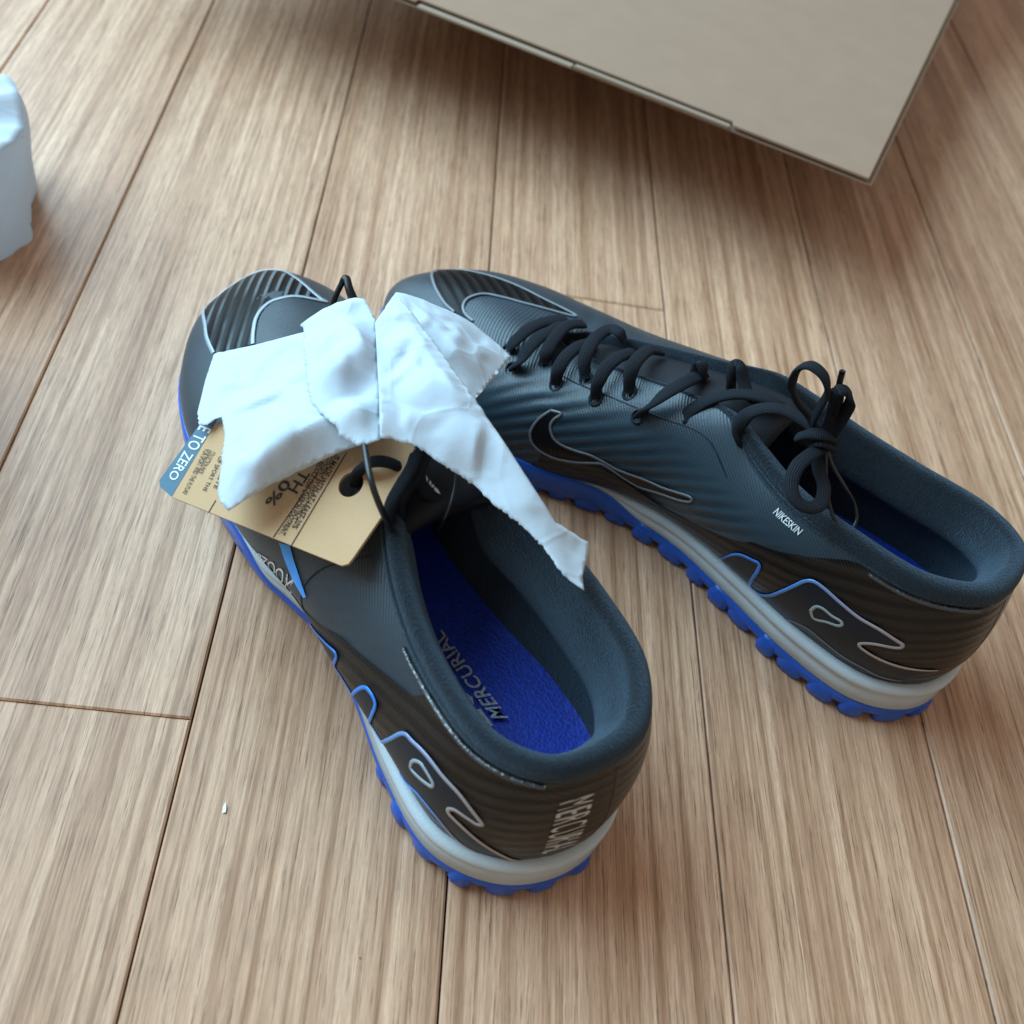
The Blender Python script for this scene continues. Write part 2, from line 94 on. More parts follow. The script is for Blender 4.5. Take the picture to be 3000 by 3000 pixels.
# ---------------- materials ----------------
def mat(name, col=(.5, .5, .5), rough=.5, spec=.5, **k):
    m = bpy.data.materials.new(name); m.use_nodes = True; b = m.node_tree.nodes['Principled BSDF']
    b.inputs['Base Color'].default_value = (*col, 1); b.inputs['Roughness'].default_value = rough
    b.inputs['Specular IOR Level'].default_value = spec
    for kk, v in k.items(): b.inputs[kk.replace('_', ' ')].default_value = v
    return m
class N:
    """tiny node helper"""
    def __init__(s, m): s.m = m; s.t = m.node_tree; s.b = s.t.nodes['Principled BSDF']
    def n(s, ty, **k):
        x = s.t.nodes.new(ty)
        for a, v in k.items(): setattr(x, a, v)
        return x
    def l(s, a, b): s.t.links.new(a, b)
    def co(s, scale=(1, 1, 1), rot=(0, 0, 0), kind='Object', loc=None):
        c = s.n('ShaderNodeTexCoord'); mp = s.n('ShaderNodeMapping'); mp.inputs['Scale'].default_value = scale; mp.inputs['Rotation'].default_value = rot
        s.l(c.outputs[kind], mp.inputs[0])
        if loc is not None: s.l(loc, mp.inputs['Location'])
        return mp.outputs[0]
    def noise(s, vec, scale, detail=4, rough=.5, out='Fac'):
        x = s.n('ShaderNodeTexNoise'); x.inputs['Scale'].default_value = scale; x.inputs['Detail'].default_value = detail; x.inputs['Roughness'].default_value = rough
        s.l(vec, x.inputs['Vector']); return x.outputs[out]
    def ramp(s, f, pts, mode='LINEAR'):
        x = s.n('ShaderNodeValToRGB'); x.color_ramp.interpolation = mode; e = x.color_ramp.elements
        while len(e) < len(pts): e.new(.5)
        for i, (p, c) in enumerate(pts):
            e[i].position = p; e[i].color = (*c, 1) if len(c) == 3 else c
        s.l(f, x.inputs[0]); return x.outputs[0]
    def mix(s, f, a, b, mode='MIX'):
        x = s.n('ShaderNodeMix', data_type='RGBA', blend_type=mode)
        for v, i in ((f, 0), (a, 6), (b, 7)):
            if hasattr(v, 'links'): s.l(v, x.inputs[i])
            elif i == 0: x.inputs[0].default_value = v
            else: x.inputs[i].default_value = (*v, 1)
        return x.outputs[2]
    def math(s, op, a, b=None):
        x = s.n('ShaderNodeMath', operation=op)
        for v, i in ((a, 0), (b, 1)):
            if v is None: continue
            if hasattr(v, 'links'): s.l(v, x.inputs[i])
            else: x.inputs[i].default_value = v
        return x.outputs[0]
    def bump(s, h, strength=.3, dist=.001, prev=None):
        x = s.n('ShaderNodeBump'); x.inputs['Strength'].default_value = strength; x.inputs['Distance'].default_value = dist
        s.l(h, x.inputs['Height'])
        if prev is not None: s.l(prev, x.inputs['Normal'])
        return x.outputs[0]
def sepxyz(h, vec):
    x = h.n('ShaderNodeSeparateXYZ'); h.l(vec, x.inputs[0]); return x.outputs

# fabric of the upper: slate knit with broad diagonal ribs
def fabric_mat(name, dark, light, ribs, kx, spacing, rough=.5, spec=.5, ribamt=1.0, bumpd=.0012, ky=0., kz=1., fade=False):
    m = mat(name, dark, rough, spec); h = N(m)
    v = h.co(); x, y, z = sepxyz(h, v)
    f = h.math('ADD', h.math('ADD', h.math('MULTIPLY', x, kx), h.math('MULTIPLY', y, ky)), h.math('MULTIPLY', z, kz))
    wob = h.math('MULTIPLY', h.noise(v, 30, 2), .004)
    f = h.math('ADD', f, wob)
    s = h.math('SINE', h.math('MULTIPLY', f, 2*math.pi/spacing))
    s01 = h.math('MULTIPLY', h.math('ADD', s, 1), .5)
    fine = h.math('SINE', h.math('MULTIPLY', h.math('ADD', h.math('MULTIPLY', x, .55), h.math('MULTIPLY', z, -1.0)), 2*math.pi/.0011))
    fine01 = h.math('MULTIPLY', h.math('ADD', fine, 1), .5)
    big = h.noise(v, 18, 3)
    rib = h.ramp(s01, ((.25, (0, 0, 0)), (.75, (1, 1, 1))))
    fac = h.math('MULTIPLY', rib, ribamt)
    if fade:
        mk = h.math('MULTIPLY', h.ramp(h.math('MULTIPLY', z, 10.), ((.48, (1, 1, 1)), (.68, (0, 0, 0)))), h.ramp(h.math('MULTIPLY', x, 4.), ((.74, (1, 1, 1)), (.86, (0, 0, 0)))))
        mk = h.math('MULTIPLY', mk, h.ramp(h.noise(v, 55, 2), ((.30, (.45, .45, .45)), (.62, (1, 1, 1)))))
        fac = h.math('ADD', h.math('MULTIPLY', fac, mk), h.math('MULTIPLY', h.math('SUBTRACT', 1., mk), .75))
        s01 = h.math('MULTIPLY', s01, mk)
    c = h.mix(fac, dark, light)
    c = h.mix(h.math('MULTIPLY', fine01, .35), c, (dark[0]*.5, dark[1]*.5, dark[2]*.5))
    c = h.mix(h.math('MULTIPLY', big, .35), c, (light[0]*1.2, light[1]*1.2, light[2]*1.2))
    h.l(c, h.b.inputs['Base Color'])
    b1 = h.bump(fine01, .35, .0003)
    b2 = h.bump(h.noise(v, 1800, 2), .25, .0003, b1)
    b3 = h.bump(s01, .55*ribs, bumpd, b2)
    h.l(b3, h.b.inputs['Normal'])
    h.b.inputs['Sheen Weight'].default_value = .06 if fade else 0.; h.b.inputs['Sheen Roughness'].default_value = .4
    return m
M = {}
def glint_twill(name, glint=(.20, .225, .24)):
    m = mat(name, (.0015, .0015, .002), .45, .14); h = N(m); v = h.co(); x, y, z = sepxyz(h, v)
    f = h.math('ADD', h.math('MULTIPLY', x, .515), h.math('MULTIPLY', y, .857)); g = h.math('SUBTRACT', h.math('MULTIPLY', x, .857), h.math('MULTIPLY', y, .515))
    s = h.math('MULTIPLY', h.math('ADD', h.math('SINE', h.math('MULTIPLY', f, 2*math.pi/.0044)), 1), .5)
    d = h.math('MULTIPLY', h.math('ADD', h.math('SINE', h.math('MULTIPLY', h.math('ADD', g, h.math('MULTIPLY', f, .8)), 2*math.pi/.0012)), 1), .5)
    k = h.math('MULTIPLY', h.ramp(s, ((.66, (0, 0, 0)), (.90, (1, 1, 1)))), h.math('ADD', h.math('MULTIPLY', d, .7), .3))
    k = h.math('MULTIPLY', k, h.ramp(h.noise(v, 38, 2), ((.35, (.12, .12, .12)), (.60, (1, 1, 1)))))  # pale dashes are glints painted into the black base colour
    h.l(h.mix(k, (.0015, .0015, .002), glint), h.b.inputs['Base Color']); h.l(h.bump(s, .5, .0005), h.b.inputs['Normal']); return m
M['upper'] = fabric_mat('slate_knit', (.0015, .0035, .006), (.026, .048, .065), 1., .76, .0060, .36, .4, 1., .0008, fade=True)
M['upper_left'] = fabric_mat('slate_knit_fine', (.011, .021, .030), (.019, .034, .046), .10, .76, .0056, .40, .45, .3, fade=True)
M['shell'] = fabric_mat('carbon_shell', (.0010, .0010, .0010), (.016, .012, .0100), 1., .35, .0052, .30, .30, .9, .0006)
M['toeblack'] = glint_twill('black_twill_glints'); M['toedark'] = glint_twill('dark_twill_glints', (.018, .020, .023))
M['heelprint'] = mat('pale_grey_print', (.50, .49, .46), .5, .3)
M['band'] = mat('dark_blue_film', (.007, .013, .021), .42, .25)
def knit_lining():
    m = mat('brushed_lining', (.022, .034, .048), .8, .3); h = N(m); v = h.co()
    n1 = h.ramp(h.noise(v, 1500, 3, .75), ((.3, (0, 0, 0)), (.7, (1, 1, 1)))); n2 = h.noise(h.co((1, 1, .35)), 900, 3)
    c = h.mix(n1, (.0006, .0012, .0022), (.006, .012, .019)); c = h.mix(h.math('MULTIPLY', h.noise(v, 60, 2), .5), c, (.010, .019, .028))
    h.l(c, h.b.inputs['Base Color']); h.l(h.bump(n1, .8, .0008, h.bump(n2, .5, .0006)), h.b.inputs['Normal'])
    h.b.inputs['Sheen Weight'].default_value = .30; h.b.inputs['Sheen Roughness'].default_value = .35; h.b.inputs['Sheen Tint'].default_value = (.5, .75, 1, 1)
    return m
M['lining'] = knit_lining()
M['tongue'] = mat('black_knit', (.008, .009, .013), .75, .3)
def lace_mat():
    m = mat('black_lace', (.012, .014, .019), .7, .15); h = N(m); u = h.co(kind='UV'); x, y, z = sepxyz(h, u)
    a = h.math('SINE', h.math('MULTIPLY', h.math('ADD', x, y), 2*math.pi/.0011)); b = h.math('SINE', h.math('MULTIPLY', h.math('SUBTRACT', x, y), 2*math.pi/.0011))
    s = h.math('MULTIPLY', h.math('ADD', h.math('MULTIPLY', a, b), 1), .5)
    h.l(h.mix(s, (.0015, .002, .003), (.020, .026, .036)), h.b.inputs['Base Color']); h.l(h.bump(s, .8, .0004), h.b.inputs['Normal'])
    return m
M['lace'] = lace_mat()
M['cord'] = mat('black_elastic', (.006, .007, .008), .35, .5)
M['black_plastic'] = mat('black_plastic', (.004, .004, .005), .35, .3)
M['outsole'] = mat('blue_rubber', (.006, .095, .50), .34, .5)
h = N(M['outsole']); v = h.co(); h.l(h.mix(h.noise(v, 90, 4), (.003, .055, .33), (.006, .10, .50)), h.b.inputs['Base Color']); h.l(h.bump(h.noise(v, 700, 3), .15, .0005), h.b.inputs['Normal'])
M['midsole'] = mat('grey_foam', (.40, .45, .48), .5, .4)
h = N(M['midsole']); v = h.co(); h.l(h.mix(h.noise(v, 120, 5), (.40, .45, .48), (.52, .58, .61)), h.b.inputs['Base Color']); h.l(h.bump(h.noise(v, 900, 3), .2, .0006), h.b.inputs['Normal'])
M['insole'] = mat('blue_sockliner', (.004, .025, .42), .6, .4)
h = N(M['insole']); v = h.co(); wv = h.n('ShaderNodeTexVoronoi'); wv.inputs['Scale'].default_value = 900; h.l(v, wv.inputs['Vector'])
h.l(h.mix(wv.outputs['Distance'], (.001, .014, .20), (.002, .042, .46)), h.b.inputs['Base Color']); h.l(h.bump(wv.outputs['Distance'], .5, .0004), h.b.inputs['Normal'])
M['silver'] = mat('silver_print', (.60, .62, .63), .40, .5)
M['silver_speck'] = mat('silver_speckled_print', (.42, .44, .45), .5, .5)
h = N(M['silver_speck']); h.l(h.mix(h.ramp(h.noise(h.co(), 1500, 2), ((.36, (0, 0, 0)), (.46, (1, 1, 1)))), (.02, .05, .24), (.30, .34, .38)), h.b.inputs['Base Color'])
M['bluefilm'] = mat('bright_blue_film', (.01, .22, .75), .3, .6)
h = N(M['bluefilm']); h.l(h.mix(h.noise(h.co(), 140, 3), (.005, .16, .65), (.02, .42, 1.)), h.b.inputs['Base Color'])
def grad_mat(name):
    m = mat(name, (.4, .4, .4), .32, .6, Metallic=.2); h = N(m); a = h.n('ShaderNodeAttribute', attribute_name='run')
    h.l(h.ramp(a.outputs['Fac'], ((.0, (.03, .17, .62)), (.30, (.02, .24, .80)), (.46, (.12, .28, .62)), (.60, (.34, .31, .34)), (1, (.40, .34, .30)))), h.b.inputs['Base Color'])  # view-dependent iridescence painted as a fixed colour run along the line
    return m
M['grad'] = grad_mat('iridescent_line')
M['toeline'] = mat('toe_line_print', (.30, .36, .40), .35, .6, Metallic=.2)
M['midline'] = mat('grey_line_print', (.16, .18, .20), .4, .5)
M['dimline'] = mat('dim_line_print', (.11, .11, .12), .35, .6)
M['gloss'] = mat('glint_tube_gloss', (.012, .015, .018), .16, 1.)
h = N(M['gloss']); v = h.co(); k_ = h.ramp(h.noise(v, 420, 3, .7), ((.44, (0, 0, 0)), (.52, (1, 1, 1)))); h.l(h.mix(k_, (.62, .62, .62), (.10, .10, .10)), h.b.inputs['Roughness']); h.l(h.bump(h.noise(v, 900, 2), .5, .0006), h.b.inputs['Normal'])
# paper
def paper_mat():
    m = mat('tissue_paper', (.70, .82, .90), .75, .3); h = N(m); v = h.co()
    h.l(h.mix(h.noise(v, 25, 4), (.62, .72, .80), (.70, .79, .86)), h.b.inputs['Base Color'])  # bluish window light is put into the white paper's base colour
    w1 = h.n('ShaderNodeTexVoronoi', feature='DISTANCE_TO_EDGE'); w1.inputs['Scale'].default_value = 38; 
    nn = h.noise(v, 12, 2, .5, 'Color'); vm = h.n('ShaderNodeVectorMath', operation='ADD'); vs = h.n('ShaderNodeVectorMath', operation='SCALE'); vs.inputs['Scale'].default_value = .05
    h.l(nn, vs.inputs[0]); h.l(v, vm.inputs[0]); h.l(vs.outputs[0], vm.inputs[1]); h.l(vm.outputs[0], w1.inputs['Vector'])
    e = h.ramp(w1.outputs['Distance'], ((0, (1, 1, 1)), (.05, (0, 0, 0))))
    msk = h.ramp(h.noise(v, 16, 2), ((.52, (0, 0, 0)), (.64, (1, 1, 1))))
    b1 = h.bump(h.math('MULTIPLY', h.noise(v, 3200, 2), msk), .7, .0003)
    b1 = h.bump(h.noise(v, 90, 4, .65), .2, .0012, b1)
    h.l(h.bump(e, .25, .0006, b1), h.b.inputs['Normal'])
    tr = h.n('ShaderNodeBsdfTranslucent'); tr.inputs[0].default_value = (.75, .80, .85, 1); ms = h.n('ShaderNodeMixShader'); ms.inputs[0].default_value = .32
    out = m.node_tree.nodes['Material Output']; h.l(h.b.outputs[0], ms.inputs[1]); h.l(tr.outputs[0], ms.inputs[2]); h.l(ms.outputs[0], out.inputs[0])
    return m
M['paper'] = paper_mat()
def kraft(name, a, b, fleck=.3):
    m = mat(name, a, .8, .2); h = N(m); v = h.co(); c = h.mix(h.noise(v, 60, 4), a, b)
    sp = h.ramp(h.noise(v, 1500, 3, .7), ((.60, (0, 0, 0)), (.72, (1, 1, 1)))); c = h.mix(h.math('MULTIPLY', sp, fleck), c, tuple(x*.45 for x in a))
    h.l(c, h.b.inputs['Base Color']); h.l(h.bump(h.noise(v, 1100, 3), .3, .0004), h.b.inputs['Normal']); return m
M['kraft'] = kraft('kraft_card', (.47, .295, .155), (.54, .345, .19))
M['kraft_dark'] = mat('card_edge', (.36, .26, .16), .9, .1)
M['slateprint'] = kraft('slate_print', (.085, .15, .20), (.10, .18, .235), .15)
M['whiteprint'] = mat('pale_print', (.62, .62, .58), .7, .2)
M['ink'] = mat('black_ink', (.05, .045, .04), .8, .2)
M['box'] = kraft('box_card', (.285, .185, .125), (.325, .213, .147), .2)
M['box_in'] = kraft('box_edge_card', (.27, .20, .145), (.31, .235, .17), .2)
M['white'] = mat('white_scrap', (.75, .74, .72), .7)
# wood
def wood():
    m = mat('oak_laminate', (.4, .3, .2), .45, .32); h = N(m)
    oi = h.n('ShaderNodeObjectInfo'); off = h.n('ShaderNodeCombineXYZ')
    h.l(h.math('MULTIPLY', oi.outputs['Random'], 37.), off.inputs[0]); h.l(h.math('MULTIPLY', oi.outputs['Random'], 91.), off.inputs[1])
    c = h.n('ShaderNodeTexCoord'); add = h.n('ShaderNodeVectorMath', operation='ADD'); h.l(c.outputs['Object'], add.inputs[0]); h.l(off.outputs[0], add.inputs[1])
    def mp(sc):
        x = h.n('ShaderNodeMapping'); x.inputs['Scale'].default_value = sc; h.l(add.outputs[0], x.inputs[0]); return x.outputs[0]
    warp = h.math('ADD', h.noise(mp((6, 1.2, 1)), 1, 2, .5), h.math('MULTIPLY', h.noise(mp((60, 22, 1)), 1, 3, .6), .16))
    def streak(sx, sy, det, rough):
        x = h.n('ShaderNodeCombineXYZ'); sx_, sy_, _ = sepxyz(h, add.outputs[0])
        h.l(h.math('ADD', h.math('MULTIPLY', sx_, sx), h.math('MULTIPLY', warp, sx*.004)), x.inputs[0]); h.l(h.math('MULTIPLY', sy_, sy), x.inputs[1])
        return h.noise(x.outputs[0], 1, det, rough)
    band = streak(70, .9, 4, .6); mid = streak(340, 4.2, 5, .7); fine = streak(1300, 60, 3, .8); pore = streak(1000, 24, 4, .8)
    base = h.mix(h.ramp(band, ((.30, (0, 0, 0)), (.70, (1, 1, 1)))), (.42, .228, .132), (.72, .46, .305))
    base = h.mix(h.ramp(mid, ((.36, (0, 0, 0)), (.50, (.62, .62, .62)), (.64, (1, 1, 1)))), h.mix(1., base, (.62, .53, .45), 'MULTIPLY'), h.mix(1., base, (1.18, 1.18, 1.18), 'MULTIPLY'))
    base = h.mix(h.ramp(pore, ((.55, (0, 0, 0)), (.63, (.75, .75, .75)))), base, (.15, .070, .036))
    base = h.mix(h.ramp(fine, ((.40, (0, 0, 0)), (.62, (.34, .34, .34)))), base, (.16, .085, .05))
    hs = h.n('ShaderNodeHueSaturation'); h.l(h.math('ADD', h.math('MULTIPLY', oi.outputs['Random'], .16), .92), hs.inputs['Value']); h.l(base, hs.inputs['Color'])
    h.l(hs.outputs[0], h.b.inputs['Base Color'])
    h.l(h.math('ADD', h.math('MULTIPLY', fine, .15), .36), h.b.inputs['Roughness'])
    h.l(h.bump(fine, .08, .0004, h.bump(pore, -.12, .0005)), h.b.inputs['Normal'])
    return m
M['wood'] = wood()
M['groove'] = mat('dark_joint', (.03, .02, .014), .9, .1)

# ---------------- helpers ----------------
def mesh_obj(name, V, F, m, parent=None, smooth=True, uv=None, attr=None, local=None):
    me = bpy.data.meshes.new(name); me.from_pydata([tuple(map(float, v)) for v in V], [], [tuple(f) for f in F]); me.update()
    if smooth: me.shade_smooth()
    if uv is not None:
        l = me.uv_layers.new(name='UVMap'); vi = np.empty(len(me.loops), dtype=np.int32); me.loops.foreach_get('vertex_index', vi)
        l.data.foreach_set('uv', np.asarray(uv, dtype=np.float32)[vi].ravel())
    if attr is not None:
        a = me.attributes.new(attr[0], 'FLOAT', 'POINT'); a.data.foreach_set('value', np.asarray(attr[1], dtype=np.float32))
    if m is not None: me.materials.append(m)
    o = bpy.data.objects.new(name, me); C.objects.link(o)
    if parent is not None: o.parent = parent
    return o
def empty(name, loc=(0, 0, 0), rz=0):
    o = bpy.data.objects.new(name, None); C.objects.link(o); o.location = loc; o.rotation_euler = (0, 0, rz); o.empty_display_size = .02; return o
def tag(o, label=None, cat=None, group=None, kind=None):
    for k, v in (('label', label), ('category', cat), ('group', group), ('kind', kind)):
        if v: o[k] = v
    return o
def loft(rows, closed_u=True, closed_v=False):
    """rows: (n, m, 3) -> verts, quads"""
    n, m = rows.shape[:2]; V = rows.reshape(-1, 3); F = []
    for i in range(n if closed_u else n-1):
        a = i*m; b = ((i+1) % n)*m
        for j in range(m if closed_v else m-1):
            k = (j+1) % m; F.append((a+j, b+j, b+k, a+k))
    return V, F
def catmull(P, k=8):
    P = np.array(P, float); Q = np.vstack([2*P[0]-P[1], P, 2*P[-1]-P[-2]]); out = []
    for i in range(1, len(Q)-2):
        f = np.linspace(0, 1, k, endpoint=False)[:, None]; p0, p1, p2, p3 = Q[i-1:i+3]
        out.append(.5*((2*p1)+(-p0+p2)*f+(2*p0-5*p1+4*p2-p3)*f**2+(-p0+3*p1-3*p2+p3)*f**3))
    out.append(P[-1:]); return np.vstack(out)
def tube(name, pts, rw, rh, m, parent, up=(0, 0, 1), k=6, sides=12, taper=None, uvs=True):
    """flat-oval cord through points; rw half width (sideways), rh half thickness (along up)"""
    Q = catmull(pts, k); n = len(Q); T = np.gradient(Q, axis=0); T /= np.linalg.norm(T, axis=1, keepdims=True)+1e-12
    U = np.array(up, float); U = np.tile(U, (n, 1)) if U.ndim == 1 else U
    s = np.cross(U, T); s0 = np.array([1., 0, 0])
    N_ = []; prev = None
    for i in range(n):
        v = np.cross(U[i], T[i]); l = np.linalg.norm(v)
        if prev is not None:
            pv = prev-T[i]*prev.dot(T[i]); pv /= np.linalg.norm(pv)+1e-12
            if l < .35: v = pv
            else:
                v = v/l
                if v.dot(pv) < 0: v = -v
                v = .35*v+.65*pv; v /= np.linalg.norm(v)
        else: v = v/(l+1e-9) if l > 1e-3 else s0
        prev = v; N_.append(v)
    A = np.array(N_); B = np.cross(T, A)
    ang = np.linspace(0, 2*np.pi, sides, endpoint=False); L = np.concatenate([[0], np.cumsum(np.linalg.norm(np.diff(Q, axis=0), axis=1))])
    rows = Q[:, None]+A[:, None]*(rw*np.sign(np.cos(ang))*np.abs(np.cos(ang))**.85)[None, :, None]+B[:, None]*(rh*np.sign(np.sin(ang))*np.abs(np.sin(ang))**.85)[None, :, None]
    V, F = loft(rows, False, True); F = list(F); F.append(tuple(range(sides))[::-1]); F.append(tuple((n-1)*sides+i for i in range(sides)))
    uv = np.stack([np.repeat(L, sides), np.tile(ang/(2*np.pi)*2*(rw+rh)*1.6, n)], 1)
    return mesh_obj(name, V, F, m, parent, uv=uv)
def in_poly(P, poly):
    x, y = P[:, 0], P[:, 1]; r = np.zeros(len(P), bool); n = len(poly)
    for i in range(n):
        x0, y0 = poly[i]; x1, y1 = poly[(i+1) % n]
        c = ((y0 > y) != (y1 > y)); xx = (x1-x0)*(y-y0)/((y1-y0) if abs(y1-y0) > 1e-12 else 1e-12)+x0; r ^= c & (x < xx)
    return r
def fill2d(outline, step, holes=()):
    """triangulate polygon with interior grid points; returns 2D verts, faces"""
    P = np.array(outline, float); lo_, hi_ = P.min(0), P.max(0)
    gx, gy = np.meshgrid(np.arange(lo_[0], hi_[0], step), np.arange(lo_[1], hi_[1], step)); G = np.stack([gx.ravel(), gy.ravel()], 1)
    G = G[in_poly(G, P)] if len(G) else G
    def away(G, poly):
        poly = np.array(poly); a = poly; b = np.roll(poly, -1, 0); keep = np.ones(len(G), bool)
        for p, q in zip(a, b):
            d = q-p; L2 = d.dot(d)+1e-18; tt = np.clip(((G-p)@d)/L2, 0, 1); keep &= np.linalg.norm(G-(p+tt[:, None]*d), axis=1) > step*.45
        return keep
    G = G[away(G, P)] if len(G) else G
    verts = [Vector(p) for p in P]; faces = [list(range(len(P)))]; base = len(P); hl = []
    for hpoly in holes:
        hp = np.array(hpoly); G = G[~in_poly(G, hp)]; G = G[away(G, hp)]; verts += [Vector(p) for p in hp]; hl.append(list(range(base, base+len(hp)))); base += len(hp)
    verts += [Vector(p) for p in G]
    vo, _, fo, _, _, _ = delaunay_2d_cdt(verts, [], faces+hl, 0, 1e-9)
    V2 = np.array([tuple(v) for v in vo]); Fa = [tuple(f) for f in fo]; cen = np.array([V2[list(f)].mean(0) for f in Fa])
    keep = in_poly(cen, P)
    for hp in holes: keep &= ~in_poly(cen, np.array(hp))
    F = [f for f, k_ in zip(Fa, keep) if k_]
    F2 = []
    for f in F:
        for i in range(1, len(f)-1): F2.append((f[0], f[i], f[i+1]))
    return V2, F2
def text_mesh(s, bold=False, shear=0., space=1.):
    cu = bpy.data.curves.new('t', 'FONT'); cu.body = s; cu.size = 1; cu.shear = shear; cu.space_character = space; cu.resolution_u = 3
    if bold: cu.offset = .012
    ob = bpy.data.objects.new('t', cu); C.objects.link(ob); dg = bpy.context.evaluated_depsgraph_get(); dg.update()
    me = bpy.data.meshes.new_from_object(ob.evaluated_get(dg)); V = np.array([v.co[:2] for v in me.vertices]); F = [tuple(p.vertices) for p in me.polygons]
    bpy.data.objects.remove(ob); bpy.data.curves.remove(cu); bpy.data.meshes.remove(me)
    lo_, hi_ = V.min(0), V.max(0); return (V-lo_)/(hi_-lo_), F
def quad_text(name, s, q, m, parent, up, lift=.0003, crop=None, **k):
    """letters printed on a flat quad (start-bottom, end-bottom, end-top, start-top)"""
    V, F = text_mesh(s, **k); q = np.array(q); u, v = V[:, :1], V[:, 1:2]
    P = q[0]*(1-u)*(1-v)+q[1]*u*(1-v)+q[2]*u*v+q[3]*(1-u)*v + np.array(up)*lift
    return mesh_obj(name, P, F, m, parent, smooth=False)

# ---------------- floor: planks laid side by side ----------------
floor = mesh_obj('floor', [(-3, -1.5, -.010), (3, -1.5, -.010), (3, 4.5, -.010), (-3, 4.5, -.010)], [(0, 1, 2, 3)], M['groove'], smooth=False); tag(floor, kind='structure')
seams = [-.159, -.0618, .0310, .1248, .2148, .3010]
while seams[0] > -2.0: seams.insert(0, seams[0]-.0930)
while seams[-1] < 2.6: seams.append(seams[-1]+.0905)
i0 = min(range(len(seams)), key=lambda i: abs(seams[i]+.159))
ends = {i0: [.171], i0+2: [.432]}
def plank(x0, x1, y0, y1):
    g = .00035; b = .0007; x0 += g; x1 -= g; y0 += g*.6; y1 -= g*.6; z = 0.; d = .0006
    cx, cy = (x0+x1)/2, (y0+y1)/2
    V = [(x0+b, y0+b, z), (x1-b, y0+b, z), (x1-b, y1-b, z), (x0+b, y1-b, z), (x0, y0, z-d), (x1, y0, z-d), (x1, y1, z-d), (x0, y1, z-d),
         (x0, y0, z-.008), (x1, y0, z-.008), (x1, y1, z-.008), (x0, y1, z-.008)]
    V = [(a-cx, c-cy, e) for a, c, e in V]
    F = [(0, 1, 2, 3)] + [(4+i, 4+(i+1) % 4, (i+1) % 4, i) for i in range(4)] + [(8+i, 8+(i+1) % 4, 4+(i+1) % 4, 4+i) for i in range(4)]
    o = mesh_obj('plank', V, F, M['wood'], floor, smooth=False); o.location = (cx, cy, 0); return o
for i in range(len(seams)-1):
    e = ends.get(i); L = .94
    if e is None: e = [[-.22, -.06, -.31][i % 3]+(.0 if i % 2 else -.05)]; 
    ys = [e[0]+L*k for k in range(-2, 5)]
    if i == i0: ys = [.171-.94, .171, .171+.94, .171+1.88, .171+2.82, .171+3.76]
    if i == i0+2: ys = [.432-1.2, .432, .432+1.1, .432+2.2, .432+3.3]
    if e[0] < 0 and i not in (i0, i0+2): ys = [e[0]-.5, e[0], e[0]+1.62, e[0]+2.9, e[0]+3.9]
    for a, b in zip(ys[:-1], ys[1:]):
        if b < -.9 or a > 4.0: continue
        plank(seams[i], seams[i+1], a, b)

